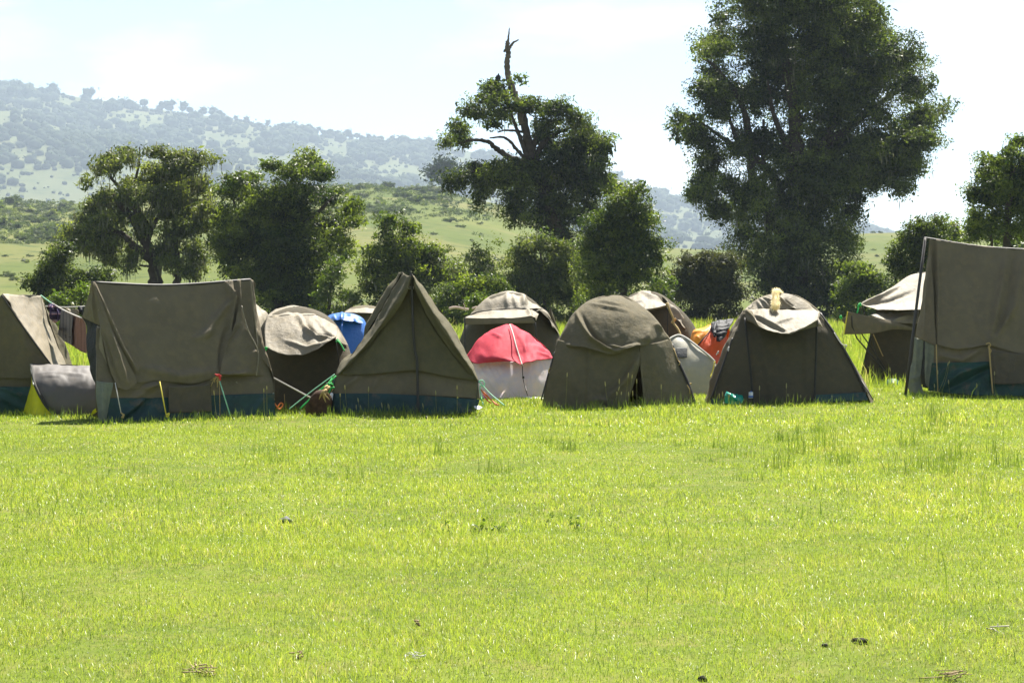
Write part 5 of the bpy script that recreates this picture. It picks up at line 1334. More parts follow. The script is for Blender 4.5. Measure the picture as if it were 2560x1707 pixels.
# dead-topped tree
T4 = [(420, 490, 105, 42), (270, 510, 80, 55), (195, 560, 45, 55), (140, 650, 38, 45), (215, 630, 45, 40), (560, 470, 105, 45), (700, 490, 125, 60), (815, 540, 75, 50), (650, 560, 100, 55), (870, 620, 75, 60), (935, 700, 65, 95), (770, 680, 120, 95),
      (370, 545, 50, 35), (300, 790, 120, 50), (175, 855, 70, 50), (350, 850, 110, 60), (300, 930, 32, 75), (500, 850, 130, 100), (680, 830, 160, 120), (870, 840, 115, 115), (490, 1010, 100, 80), (680, 1010, 150, 105), (860, 1000, 110, 85),
      (990, 890, 70, 60), (720, 1130, 120, 70), (350, 360, 28, 40), (400, 355, 45, 24), (385, 400, 55, 30), (430, 420, 40, 25), (500, 350, 26, 26), (345, 440, 40, 35), (470, 800, 110, 60), (580, 800, 80, 70), (620, 640, 60, 60)]
tree('tree', 'lichen-hung tree with a bare dead snag rising above its crown, behind the red tent', 'tree', 't3', 135.0, T4, L_DARK,
     trunks=[([(740, 1290), (690, 1050), (620, 850), (575, 700), (545, 590), (530, 470)], .55, .2), ([(570, 770), (470, 735), (400, 690), (350, 650), (270, 640), (190, 660)], .26, .06), ([(560, 760), (500, 690), (440, 630), (360, 630)], .16, .05),
             ([(560, 740), (520, 640), (490, 560), (470, 500)], .2, .07), ([(600, 740), (640, 650), (720, 600), (820, 560)], .24, .06), ([(620, 800), (480, 820), (340, 800), (220, 810)], .22, .06), ([(660, 900), (800, 760), (900, 680)], .25, .07),
             ([(470, 500), (440, 420), (430, 370), (345, 325)], .12, .04), ([(545, 600), (450, 590), (400, 600)], .1, .04), ([(575, 700), (600, 620), (590, 540)], .22, .08)],
     dead=[([(535, 560), (505, 460), (490, 410), (462, 330), (448, 260), (455, 200), (450, 165), (452, 130)], .27, .14), ([(452, 165), (456, 110), (461, 62)], .10, .03), ([(456, 175), (475, 145), (490, 133), (509, 124)], .11, .04),
           ([(450, 175), (438, 178), (436, 186)], .14, .06), ([(447, 275), (438, 262), (436, 258)], .10, .04), ([(470, 360), (450, 400), (455, 440)], .12, .10)],
     extra=[(L_DARK, 'x', [(620, 900, 110, 100), (600, 770, 60, 45), (720, 1000, 120, 90)], 1.0), (L_MID, 'x', [(930, 680, 60, 70), (880, 600, 60, 45), (560, 470, 90, 35), (760, 520, 80, 40)], 1.0)],
     lichen=420, seed=2, group=TG, layers=3.4, deep=.4)
# lichen tree on the left
T1 = [(1060, 265, 95, 60), (900, 330, 80, 60), (830, 420, 65, 60), (980, 420, 75, 60), (780, 540, 40, 45), (1140, 330, 40, 60), (1330, 290, 100, 55), (1500, 330, 140, 60), (1690, 310, 110, 45), (1850, 350, 65, 28), (1300, 400, 115, 55), (1600, 410, 180, 70),
      (1100, 530, 110, 65), (1350, 510, 160, 65), (1650, 550, 170, 85), (860, 640, 150, 55), (760, 740, 110, 90), (1000, 690, 140, 85), (1250, 660, 190, 90), (1550, 700, 190, 100), (700, 850, 90, 85), (850, 930, 160, 100), (1680, 880, 120, 130),
      (1420, 800, 110, 70), (700, 1060, 140, 95), (880, 1100, 130, 90), (1140, 1230, 85, 80), (1620, 1080, 110, 90), (1210, 860, 60, 40), (1530, 1230, 100, 70), (1700, 1310, 40, 60), (620, 980, 100, 110), (760, 1000, 130, 100), (560, 1110, 80, 70), (1000, 840, 110, 70), (1500, 980, 130, 90), (1420, 1100, 90, 60), (1680, 1180, 80, 90), (1760, 760, 90, 90), (1000, 1010, 70, 60), (1450, 650, 120, 80), (1150, 620, 110, 70), (930, 830, 100, 80), (1620, 900, 110, 90), (1480, 430, 140, 70), (1210, 960, 80, 60), (1130, 1090, 90, 70), (1400, 1180, 70, 70), (1610, 1280, 90, 60), (950, 1200, 110, 70), (1230, 830, 100, 50)]
tree('tree', 'spreading tree veiled in pale grey lichen with a thick forked trunk, at the left', 'tree', 't1', 120.0, T1, L_OLIVE,
     trunks=[([(1345, 1560), (1325, 1400), (1305, 1200), (1210, 980), (1120, 830), (1040, 740), (960, 640)], .48, .12), ([(1300, 1200), (1150, 1080), (1050, 980), (930, 930), (850, 920)], .26, .08), ([(1310, 1180), (1400, 1060), (1480, 980), (1570, 900)], .2, .08),
             ([(1260, 1060), (1250, 900), (1180, 760), (1170, 600)], .22, .08), ([(1240, 1030), (1330, 860), (1400, 700)], .18, .07), ([(1200, 960), (1120, 700), (1000, 560), (900, 420), (870, 360)], .16, .05), ([(1120, 620), (1180, 400), (1190, 230)], .1, .03),
             ([(1345, 1250), (1240, 1245), (1190, 1240)], .09, .05), ([(1510, 1560), (1515, 1350), (1505, 1150), (1475, 950), (1500, 800)], .27, .1)],
     lichen=1100, seed=3, foot=False, group=TG, layers=3.2, deep=.4)
T1B = [(450, 1270, 140, 100), (340, 1370, 100, 65), (260, 1400, 60, 45), (600, 1360, 140, 100), (760, 1330, 130, 70), (900, 1330, 95, 50), (480, 1190, 100, 60), (560, 1470, 190, 80), (560, 1110, 90, 60), (380, 1480, 120, 60)]
tree('bush', 'broad dark shrub mound behind the washing line', 'bush', 't1', 108.0, T1B, L_DARK, seed=4, group=BG, trunks=[([(560, 1600), (550, 1400), (520, 1250)], .18, .06)], lichen=60)
tree('bush', 'small light green leafy bush beside the big tarpaulin tent and the rear washing rope', 'bush', 't1', 70.0, [(690, 1440, 55, 45), (720, 1500, 50, 50), (640, 1540, 40, 40), (500, 1510, 40, 55), (530, 1560, 50, 30)], L_LIGHT, seed=5, group=BG,
     trunks=[([(690, 1680), (690, 1560), (700, 1460)], .05, .02)], layers=2.6)
# dense dark tree
T2 = [(940, 200, 100, 80), (1080, 330, 85, 70), (1000, 270, 110, 70), (690, 260, 90, 50), (830, 320, 140, 75), (480, 320, 55, 45), (380, 370, 115, 55), (300, 440, 100, 65), (220, 600, 110, 80), (430, 470, 130, 85), (880, 480, 240, 100), (640, 520, 190, 110),
      (1100, 500, 120, 100), (1280, 590, 95, 70), (1310, 700, 70, 50), (1340, 560, 45, 30), (260, 720, 130, 80), (480, 720, 200, 140), (840, 710, 270, 170), (1120, 740, 130, 130), (200, 860, 95, 70), (350, 910, 180, 110), (690, 930, 270, 170), (1000, 940, 180, 150),
      (1230, 880, 70, 90), (1230, 1000, 60, 70), (290, 1070, 120, 90), (580, 1160, 290, 170), (890, 1170, 200, 150), (680, 1330, 240, 100), (950, 1330, 120, 80)]
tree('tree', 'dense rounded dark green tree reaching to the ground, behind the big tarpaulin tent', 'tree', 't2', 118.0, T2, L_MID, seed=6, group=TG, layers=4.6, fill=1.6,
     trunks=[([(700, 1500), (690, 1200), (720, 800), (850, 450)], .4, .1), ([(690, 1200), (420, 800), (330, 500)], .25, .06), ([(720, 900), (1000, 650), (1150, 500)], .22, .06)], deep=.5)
tree('bush', 'loose light green shrub growing at the right foot of the dense dark tree', 'bush', 't2', 110.0, [(1150, 1120, 75, 90), (1100, 1230, 85, 80), (1070, 1330, 80, 50), (1260, 1290, 90, 60), (1330, 1330, 60, 40), (1190, 1020, 50, 60)], L_LIGHT, seed=7, group=BG, layers=2.4,
     trunks=[([(1120, 1420), (1130, 1250), (1150, 1080)], .1, .03)], lichen=30)
T3 = [(1650, 700, 120, 60), (1590, 680, 70, 40), (1780, 760, 85, 70), (1570, 790, 90, 60), (1500, 950, 105, 90), (1690, 880, 160, 110), (1850, 920, 100, 90), (1990, 940, 75, 75), (1480, 1100, 115, 110), (1700, 1090, 190, 150), (1940, 1070, 135, 105), (1500, 1250, 110, 90),
      (1850, 1230, 150, 90), (2040, 1130, 80, 70), (1660, 1290, 180, 80)]
tree('tree', 'small bushy tree with brownish right side, standing behind the peak of the A-frame tent', 'tree', 't2', 112.0, T3, L_MID, seed=8, group=TG, layers=3.0,
     trunks=[([(1700, 1450), (1690, 1200), (1670, 900)], .25, .07), ([(1440, 1280), (1390, 1190), (1370, 1160)], .05, .02)], extra=[(L_BROWN, 'dry_foliage', [(2000, 1050, 100, 100), (1930, 1160, 110, 100), (1520, 1060, 90, 110), (2080, 1150, 60, 70)], 1.6)], lichen=110)
T5 = [(620, 1180, 95, 60), (530, 1200, 60, 55), (720, 1200, 75, 60), (560, 1290, 120, 90), (720, 1300, 105, 100), (630, 1410, 140, 100), (480, 1370, 60, 50), (780, 1440, 60, 70), (500, 1450, 80, 70)]
tree('bush', 'tall olive green bush behind the awning dome tent, left of the taller round bush', 'bush', 't3', 116.0, T5, L_OLIVE, seed=9, group=BG, layers=3.2, lichen=90, trunks=[([(640, 1600), (640, 1400), (620, 1220)], .15, .05)],
     extra=[(L_LIGHT, 'new_shoots', [(640, 1140, 90, 30), (760, 1210, 50, 40), (790, 1290, 35, 60), (800, 1470, 60, 60)], 1.6)])
T6 = [(1080, 920, 75, 55), (1130, 890, 35, 30), (1000, 1000, 80, 65), (1110, 1020, 100, 80), (920, 1090, 90, 65), (1080, 1110, 160, 95), (1190, 1060, 50, 40), (890, 1200, 95, 90), (1090, 1220, 165, 90), (940, 1330, 140, 90), (1130, 1330, 115, 80), (1210, 1170, 55, 60), (1220, 1250, 40, 50)]
tree('tree', 'taller round dark bush-like tree right of the dead-topped tree', 'tree', 't3', 110.0, T6, L_MID, seed=10, group=TG, layers=3.6, trunks=[([(1050, 1560), (1050, 1300), (1060, 1050)], .25, .07)],
     extra=[(L_LIGHT, 'new_shoots', [(900, 1060, 80, 35), (860, 1140, 35, 60), (1060, 1090, 80, 30)], 1.2)])
tree('bush', 'low dark hedge-like bush left of the awning dome tent', 'bush', 't3', 100.0, [(270, 1390, 95, 45), (160, 1440, 75, 50), (360, 1350, 55, 32), (410, 1400, 60, 55), (290, 1450, 140, 50), (120, 1480, 50, 30)], L_MID, seed=11, group=BG, layers=3.2,
     trunks=[([(280, 1600), (280, 1500), (270, 1400)], .1, .04)])
tree('plant', 'bright yellow-green drooping plant at the meadow edge beside the fallen pale log', 'plant', 't3', 72.0, [(295, 1455, 32, 20), (270, 1475, 30, 16), (310, 1480, 25, 20)], L_LIGHT, seed=12, layers=2.6, trunks=[([(290, 1540), (292, 1490), (295, 1460)], .03, .012)])
tree('bush', 'dark dome-shaped thicket between the taller round bush and the tallest tree', 'bush', 't4', 118.0, [(200, 1330, 100, 65), (300, 1310, 85, 50), (150, 1420, 85, 80), (320, 1410, 115, 90), (230, 1500, 130, 70), (380, 1330, 50, 40), (390, 1480, 70, 80), (100, 1480, 40, 60)], L_BROWN, seed=13, group=BG, layers=4.2,
     trunks=[([(250, 1600), (250, 1480), (240, 1370)], .15, .05)])
tree('bush', 'small light green shrub left of the dark thicket', 'bush', 't4', 112.0, [(15, 1440, 45, 45), (40, 1480, 45, 45), (70, 1420, 25, 25), (-20, 1420, 30, 30)], L_LIGHT, seed=14, group=BG, layers=2.6, trunks=[([(20, 1580), (20, 1500), (20, 1440)], .06, .02)])
tree('bush', 'dark glossy shrub at the right foot of the tallest tree', 'bush', 't4', 125.0, [(1070, 1390, 85, 55), (1000, 1340, 50, 35), (1130, 1440, 60, 45), (1020, 1460, 90, 60), (960, 1480, 70, 60)], L_MID, seed=15, group=BG, layers=3.0, trunks=[([(1050, 1570), (1050, 1480), (1060, 1400)], .1, .03)],
     extra=[(L_LIGHT, 'new_shoots', [(950, 1430, 70, 60), (990, 1390, 50, 40)], 1.5)])
T11 = [(860, 850, 75, 32), (720, 870, 90, 42), (640, 910, 85, 50), (570, 1010, 90, 65), (740, 970, 140, 75), (880, 920, 75, 50), (490, 1120, 85, 75), (640, 1110, 140, 95), (470, 1230, 85, 75), (610, 1270, 115, 75), (510, 1320, 65, 40), (800, 1070, 110, 90), (760, 1230, 120, 100)]
tree('tree', 'glossy dark tree leaning right, behind the leaning pole of the right-hand tent', 'tree', 't5', 108.0, T11, L_DARK, seed=16, group=TG, layers=3.0, trunks=[([(640, 1560), (640, 1300), (660, 1050), (780, 900)], .2, .05)],
     extra=[(L_LIGHT, 'new_shoots', [(700, 1300, 70, 40), (760, 900, 60, 25)], 1.2)])
tree('bush', 'cream-flowering shrub between the glossy leaning tree and the far right tree', 'bush', 't5', 120.0, [(960, 920, 55, 42), (1000, 980, 50, 45), (930, 960, 40, 35), (900, 900, 40, 30), (980, 1050, 60, 50)], L_LIGHT, seed=17, group=BG, layers=2.4,
     trunks=[([(970, 1500), (970, 1150), (960, 950)], .1, .03)], extra=[(L_PALE, 'blossom', [(950, 900, 60, 30), (990, 960, 45, 35)], 1.2)])
T12 = [(1540, 180, 110, 50), (1430, 280, 95, 70), (1290, 360, 80, 50), (1180, 350, 48, 24), (1270, 290, 22, 14), (1250, 480, 120, 95), (1480, 430, 190, 130), (1190, 630, 85, 115), (1340, 680, 200, 160), (1580, 680, 200, 190), (1120, 830, 80, 75), (1290, 910, 210, 110),
       (1550, 920, 200, 110), (1700, 400, 180, 200), (1800, 750, 220, 220), (1180, 960, 120, 80)]
tree('tree', 'large rounded dark tree cut by the right edge of the picture', 'tree', 't5', 100.0, T12, L_MID, seed=18, foot=False, group=TG, layers=4.0, trunks=[([(1420, 1560), (1425, 1150), (1430, 800), (1480, 400)], .3, .1), ([(1300, 1150), (1290, 1020), (1270, 900)], .08, .05)], deep=.5)
tree('bush', 'light green scrub glimpsed under the far right tree', 'bush', 't5', 125.0, [(1300, 1010, 90, 40), (1500, 1070, 80, 40), (1560, 1050, 60, 40), (1400, 1030, 70, 40)], L_LIGHT, seed=19, group=BG, layers=2.0, trunks=[([(1400, 1350), (1400, 1200), (1400, 1050)], .08, .03)])
# lone greyish tree on the near ridge
dz = float(near_z(np.array(1105.0), np.array(825.0)))
tree('tree', 'lone hazy tree standing on the near ridge left of the dead-topped tree', 'tree', 't2', 825.0, [(2040, 270, 85, 60), (2000, 340, 70, 60), (2100, 330, 70, 60), (2060, 200, 45, 40), (1970, 270, 40, 50), (2130, 260, 40, 35)], L_FAR, seed=20, foot=False, z0=dz, layers=2.4,
     trunks=[([(2045, 440), (2045, 370), (2050, 280)], .5, .2), ([(2060, 250), (2065, 180), (2062, 165)], .12, .05)])

# bushes on the hillside, each a thing; one mesh per shape
rngb = np.random.default_rng(77)
BV = []
for k in range(6):
    m3 = MB()
    for j in range(4 + k % 3):
        c = np.array([rngb.uniform(-.55, .55), rngb.uniform(-.5, .5), rngb.uniform(.15, .45)])
        v, q, t, _ = foliage(rngb, c, np.array([.5, .5, .42]) * rngb.uniform(.7, 1.15), 330, .12, .15, .2, .5, 0)
        m3.add(v, q, None, t)
    BV.append(m3)
bush_me = []


def ridge_pt(p, y, zf, D0, D1):
    Ds = np.linspace(D0, D1, 300)
    py = HY - F * (zf(np.full(300, p), Ds) - CH) / Ds
    k = int(np.argmin(np.abs(py - y)))
    return Ds[k], float(zf(np.array(p), np.array(Ds[k])))


spots = []
for k in range(56):
    spots.append((rngb.uniform(-60, 200), rngb.uniform(505, 606), rngb.uniform(14, 32)))
for p in [(20, 690, 22), (35, 700, 14), (110, 660, 16), (75, 640, 12), (120, 600, 26), (130, 545, 30), (170, 510, 20), (30, 545, 24), (110, 632, 14), (60, 655, 14), (12, 640, 10), (150, 690, 18), (135, 575, 28)]:
    spots.append(p)
for k in range(46):
    spots.append((rngb.uniform(840, 1130), 462 + 95 * rngb.random() ** 1.5, rngb.uniform(10, 26)))
for p in [(1146, 536, 12), (1125, 553, 18), (1150, 566, 12), (1060, 500, 34), (1000, 480, 18), (945, 512, 20), (915, 555, 12), (1147, 670, 9), (1148, 675, 10), (1120, 470, 14), (895, 470, 22), (990, 520, 14), (1200, 560, 10), (1180, 600, 8), (1085, 585, 10), (1190, 640, 10),
          (1240, 650, 12), (1100, 640, 10), (1640, 618, 10), (1660, 622, 9), (1615, 620, 9), (1850, 630, 10), (2184, 580, 9), (2200, 581, 7), (2245, 580, 10), (2262, 580, 8), (2210, 660, 14), (2190, 640, 8), (2170, 700, 16), (1560, 700, 14), (1690, 660, 10)]:
    spots.append(p)
KIND = [('dark green round bush on the grassy hillside beyond the tree line', L_MID), ('light green low bush on the grassy hillside beyond the tree line', L_HILL), ('greyish green bush on the grassy hillside beyond the tree line', L_OLIVE)]
protos = {}
for i, (p, y, r_) in enumerate(spots):
    D, z = ridge_pt(p, min(y + 2, 740), near_z, 240, 850)
    kd = int(rngb.choice([0, 1, 1, 1, 2]))
    key = (int(rngb.integers(0, 6)), kd)
    if key not in protos:
        o = BV[key[0]].build('bush', KIND[kd][1], None, smooth=False, tint=True)
        protos[key] = o
    else:
        o = protos[key].copy()
        COL.objects.link(o)
    rm = r_ / F * D
    o.location = ((p - CX) / F * D, D, z - .1 * rm)
    o.scale = (rm * rngb.uniform(1, 1.3), rm * 1.1, rm * rngb.uniform(.75, 1.15))
    o.rotation_euler = (0, 0, rngb.uniform(0, 6.3))
    tag(o, KIND[kd][0], 'bush', ['dark bushes on the hillside', 'light bushes on the hillside', 'greyish bushes on the hillside'][kd])

SHR = [('leafy light green shrub at the meadow edge behind the tents', L_LIGHT, 'light shrubs along the meadow edge'), ('mid green shrub at the meadow edge behind the tents', L_HILL, 'mid green shrubs along the meadow edge'),
       ('dark green shrub at the meadow edge behind the tents', L_MID, 'dark shrubs along the meadow edge')]
sp2 = {}
for i in range(40):
    px_ = -30 + 2620 * (i + rngb.uniform(0, 1)) / 40
    D = rngb.uniform(125, 215)
    r_ = rngb.uniform(14, 30)
    kd = int(rngb.choice([0, 1, 1, 2, 2]))
    key = (int(rngb.integers(0, 6)), kd)
    if key not in sp2:
        o = BV[key[0]].build('shrub', SHR[kd][1], None, smooth=False, tint=True)
        sp2[key] = o
    else:
        o = sp2[key].copy()
        COL.objects.link(o)
    rm = r_ / F * D
    o.location = ((px_ - CX) / F * D, D, -.1 * rm)
    o.scale = (rm * rngb.uniform(1, 1.6), rm * 1.2, rm * rngb.uniform(1.0, 1.8))
    o.rotation_euler = (0, 0, rngb.uniform(0, 6.3))
    tag(o, SHR[kd][0], 'shrub', SHR[kd][2])

# low scrub that reads as one mass
m3 = MB()
for k in range(820):
    u = rngb.random()
    if u < .45:
        p, y = rngb.uniform(-120, 330), rngb.uniform(503, 610)
    elif u < .94:
        p, y = rngb.uniform(760, 1240), 464 + 90 * rngb.random() ** 1.3
    else:
        p, y = rngb.uniform(-100, 2600), rngb.uniform(585, 720)
    if y < near_r(p) + 3:
        continue
    D, z = ridge_pt(p, y, near_z, 240, 850)
    rm = rngb.uniform(5, 16) / F * D
    v, q, t, _ = foliage(rngb, np.array([(p - CX) / F * D, D, z + .15 * rm]), np.array([rm * 1.5, rm, rm * .45]), 70, rm * .3, rm * .42, .3, .5, 0)
    m3.add(v, q, None, t)
o = m3.build('hillside_scrub', L_HILL, None, smooth=False, tint=True)
tag(o, 'low scrub and tussocks covering the green hillside', 'scrub', kind='stuff')

# forest on the far hill (one mass) and the trees on its skyline (things)
m3 = MB()
cnt = 0
light = [(180, 520, 240, 75), (330, 290, 120, 14), (420, 300, 130, 16), (640, 345, 90, 14), (800, 395, 110, 16), (950, 420, 120, 14), (560, 350, 80, 12), (1000, 440, 90, 18), (260, 330, 60, 12), (60, 560, 160, 40), (1600, 540, 60, 20)]
for k in range(15000):
    p = rngb.uniform(-250, 2450)
    D = 2100 + 3080 * rngb.random() ** .8
    z = float(far_z(np.array(p), np.array(D)))
    y = HY - F * (z - CH) / D
    if y > 640 or y > near_r(p) + 25:
        continue
    pr = .40 + 1.25 * float(fbm(np.array(p / 95 + y / 60), np.array(y / 42 - p / 240), 91, 3))
    if p < 620 and y < 430:
        pr += .25
    if p < 690 and y < far_r(p) + 14:
        pr -= .8
    for e in light:
        g = ((p - e[0]) / e[2]) ** 2 + ((y - e[1]) / e[3]) ** 2
        if g < 1:
            pr -= .7 * (1 - g) + .12
    small = rngb.random() > pr
    if small and rngb.random() > .34:
        continue
    r_ = (6 + 15 * rngb.random() ** 1.6) * (.2 + .8 * D / 5200)
    if small:
        r_ *= .42
    cf = np.array([(p - CX) / F * D, D, z + r_ * .45])
    v, t = blob(rngb, 1, .16)
    m3.add(v * np.array([r_, r_, r_ * .8]) * rngb.uniform(.8, 1.05, 3) + cf, None, t, rngb.uniform(.1, .7))
    v, q, t, _ = foliage(rngb, cf, np.array([r_, r_, r_ * .85]), 14, r_ * .2, r_ * .50, .05, .5, -.2)
    m3.add(v, q, None, t)
    cnt += 1
    if cnt > 6500:
        break
print('far forest clumps', cnt)
o = m3.build('hillside_forest', L_FAR, None, smooth=True, tint=True)
tag(o, 'hazy forest covering the long far hill', 'forest', kind='stuff')
FV = []
for k in range(5):
    m4 = MB()
    for j in range(5):
        c = np.array([rngb.uniform(-.5, .5), rngb.uniform(-.5, .5), rngb.uniform(.5, 1.25)])
        v, q, t, _ = foliage(rngb, c, np.array([.5, .5, .36]) * rngb.uniform(.8, 1.1), 60, .11, .24, .1, .5, 0)
        m4.add(v, q, None, t)
        v, t = blob(rngb, 1, .16)
        m4.add(v * np.array([.46, .46, .34]) + c, None, t, .3)
    m4.tube(np.array([[0, 0, -.3], [0, 0, .3], [.05, 0, .9]]), [.08, .07, .03], 6, 0)
    FV.append(m4)
sky_sp = [(20, 240, 26), (127, 228, 22), (69, 240, 22), (224, 243, 25), (356, 258, 17), (272, 268, 26), (405, 272, 20), (430, 270, 22), (455, 272, 20), (478, 276, 14), (505, 282, 16), (530, 284, 18), (553, 290, 16), (592, 300, 12), (618, 304, 13), (668, 312, 13)]
for k in range(27):
    sky_sp.append((700 + k * 16 + rngb.uniform(-5, 5), 0, rngb.uniform(9, 17)))
for q_ in [(1548, 440, 17), (1592, 458, 13), (1640, 474, 9), (1665, 478, 5), (1618, 470, 7), (2125, 553, 14), (2148, 566, 10)]:
    sky_sp.append(q_)
fp = {}
for i, (p, y, r_) in enumerate(sky_sp):
    kd = int(rngb.integers(0, 5))
    D = DF1 - 55
    z = float(far_z(np.array(float(p)), np.array(D)))
    if y:
        D, z = ridge_pt(float(p), y + r_ * .6, far_z, 3400, DF1 - 10)
    if kd not in fp:
        o = FV[kd].build('hill_tree', L_FAR, None, smooth=False, tint=True)
        fp[kd] = o
    else:
        o = fp[kd].copy()
        COL.objects.link(o)
    rm = r_ / F * D
    o.location = ((p - CX) / F * D, D, z - .15 * rm)
    o.scale = (rm, rm, rm * 1.1)
    o.rotation_euler = (0, 0, rngb.uniform(0, 6.3))
    tag(o, 'small hazy tree standing on the skyline of the far hill', 'tree', 'trees on the skyline of the far hill')

# fallen pale log at the meadow edge
lg = thing('fallen_log', 'pale fallen log lying in the long grass left of the awning dome tent', 'log', tuple(wpts(0, 70.0, [(1150, 776)])[0]))
mb = MB()
mb.tube(cr(wpts(0, 70.0, [(1123, 772), (1132, 769), (1145, 769), (1158, 772), (1172, 774)]), 20), np.linspace(.05, .042, 20), 9)
mb.tube(cr(wpts(0, 70.0, [(1158, 772), (1162, 766), (1158, 758)]), 8), np.linspace(.03, .01, 8), 6)
mb.tube(cr(wpts(0, 70.0, [(1180, 772), (1188, 769), (1197, 768)]), 8), .04, 8)
mb.build('trunk', plain('pale_log_wood', (0.62, 0.46, 0.38), .85, .1, var=.6), lg)

# bird of prey on the snag
bd = bpy.data.objects.new('bird', bpy.data.meshes.new('bird'))
COL.objects.link(bd)
bp = wpts('b', 135.0, [(357, 1120), (356, 1095), (358, 1060), (360, 1030), (362, 1005), (364, 985), (370, 975), (379, 977)])
org = bp[2].copy()
bd.location = org
bp = bp - org
bd.data.from_pydata([tuple(v) for v in bp], [(i, i + 1) for i in range(len(bp) - 1)], [])
bd.data.materials.append(FEATHER)
sk = bd.modifiers.new('skin', 'SKIN')
for v, (a, b_) in zip(bd.data.skin_vertices[0].data, [(.03, .02), (.06, .05), (.11, .10), (.12, .11), (.085, .08), (.05, .05), (.042, .042), (.012, .012)]):
    v.radius = (a, b_)
bd.data.skin_vertices[0].data[2].use_root = True
bd.modifiers.new('smooth', 'SUBSURF').levels = 2
bd.modifiers['smooth'].render_levels = 2
tag(bd, 'dark bird of prey perched upright on a branch beside the dead snag', 'bird')
mb = MB()
for sx in (-.1, .1):
    w0 = org + np.array([sx, -.02, .05])
    mb.tube(np.array([w0 + [0, 0, .12], w0 + [sx * .25, 0, .0], w0 + [sx * .1, .04, -.18], w0 + [-sx * .3, .06, -.30]]), [.03, .055, .045, .012], 7)
wg = mb.build('wings', FEATHER, bd)
mb = MB()
for sx in (-.03, .03):
    mb.tube(np.array([org + [sx, -.03, -.1], org + [sx, -.05, -.22]]), [.016, .012], 5)
mb.build('legs', FEATHER, bd)


# ================================================================ grass
def blades(rng, n, D0, D1, h, w, p0=-160, p1=2720, lean=.55, patch=None, tcol=(0, 1), mound=0.0):
    D = np.sqrt(rng.uniform(D0 * D0, D1 * D1, n))
    p = rng.uniform(p0, p1, n)
    x = (p - CX) / F * D
    return blade_mesh(rng, x, D, h, w, lean, tcol)


def blade_mesh(rng, x, y, h, w, lean, tcol=(0, 1), z=None):
    n = len(x)
    lowf = fbm(x * .55, y * .38, 33, 3)
    hf = fbm(x * 2.3, y * 2.0, 44, 2)
    H = rng.uniform(h[0], h[1], n) * np.clip(1 + .9 * lowf + .7 * hf, .35, 2.2)
    az = rng.uniform(0, 2 * np.pi, n)
    ln = np.abs(rng.normal(0, lean, n)) * H
    dx, dy = np.cos(az) * ln, np.sin(az) * ln
    fa = rng.uniform(0, np.pi, n)
    ux, uy = np.cos(fa) * w * .5 * rng.uniform(.6, 1.4, n), np.sin(fa) * w * .5
    if z is None:
        z = gz(x, y) - .004
    b = np.stack([x, y, z], -1)
    u = np.stack([ux, uy, 0 * ux], -1)
    m = b + np.stack([dx * .32, dy * .32, H * .58], -1)
    t = b + np.stack([dx, dy, H * np.clip(1 - .25 * (ln / H) ** 2, .35, 1)], -1)
    v = np.stack([b - u, b + u, m + u * .85, m - u * .85, t], 1).reshape(-1, 3)
    k = np.arange(n)[:, None] * 5
    tint = np.clip(.47 + .15 * lowf + .34 * hf + rng.normal(0, .17, n) + (rng.random(n) < .035) * .4, tcol[0], tcol[1])
    return v, k + np.array([[0, 1, 2, 3]]), k + np.array([[3, 2, 4]]), np.repeat(tint, 5)


def fast_mesh(name, parts, mat):
    V, Q, T, C, nb = [], [], [], [], 0
    for v, q, t, c in parts:
        V.append(v)
        Q.append(q + nb)
        T.append(t + nb)
        C.append(c)
        nb += len(v)
    V, Q, T, C = np.vstack(V), np.vstack(Q), np.vstack(T), np.concatenate(C)
    me = bpy.data.meshes.new(name)
    me.vertices.add(len(V))
    me.vertices.foreach_set('co', V.astype(np.float32).ravel())
    nq, nt = len(Q), len(T)
    me.loops.add(nq * 4 + nt * 3)
    me.polygons.add(nq + nt)
    me.loops.foreach_set('vertex_index', np.concatenate([Q.ravel(), T.ravel()]).astype(np.int32))
    me.polygons.foreach_set('loop_start', np.concatenate([np.arange(nq) * 4, nq * 4 + np.arange(nt) * 3]).astype(np.int32))
    a = me.attributes.new('tint', 'FLOAT', 'POINT')
    a.data.foreach_set('value', C.astype(np.float32))
    me.update(calc_edges=True)
    return link(name, me, mat)


rgg = np.random.default_rng(101)
o = fast_mesh('grass', [blades(rgg, 375000, 6.2, 13, (.014, .050), .0025, lean=.95, p0=-1300, p1=3860), blades(rgg, 385000, 13, 24, (.018, .055), .0040, lean=.95, p0=-850, p1=3410), blades(rgg, 275000, 24, 43, (.022, .070), .0075, lean=.8, p0=-600, p1=3160)], GRASS)
tag(o, 'short bright green grass covering the meadow in front of the tents', 'grass', kind='stuff')
o = fast_mesh('long_grass', [blades(rgg, 75000, 34, 60, (.12, .42), .012, lean=.35, p0=-500, p1=3060), blades(rgg, 175000, 55, 170, (.15, .55), .030, lean=.35, p0=-400, p1=2960)], GRASS)
tag(o, 'long yellow-green grass of the meadow behind the tents', 'grass', kind='stuff')

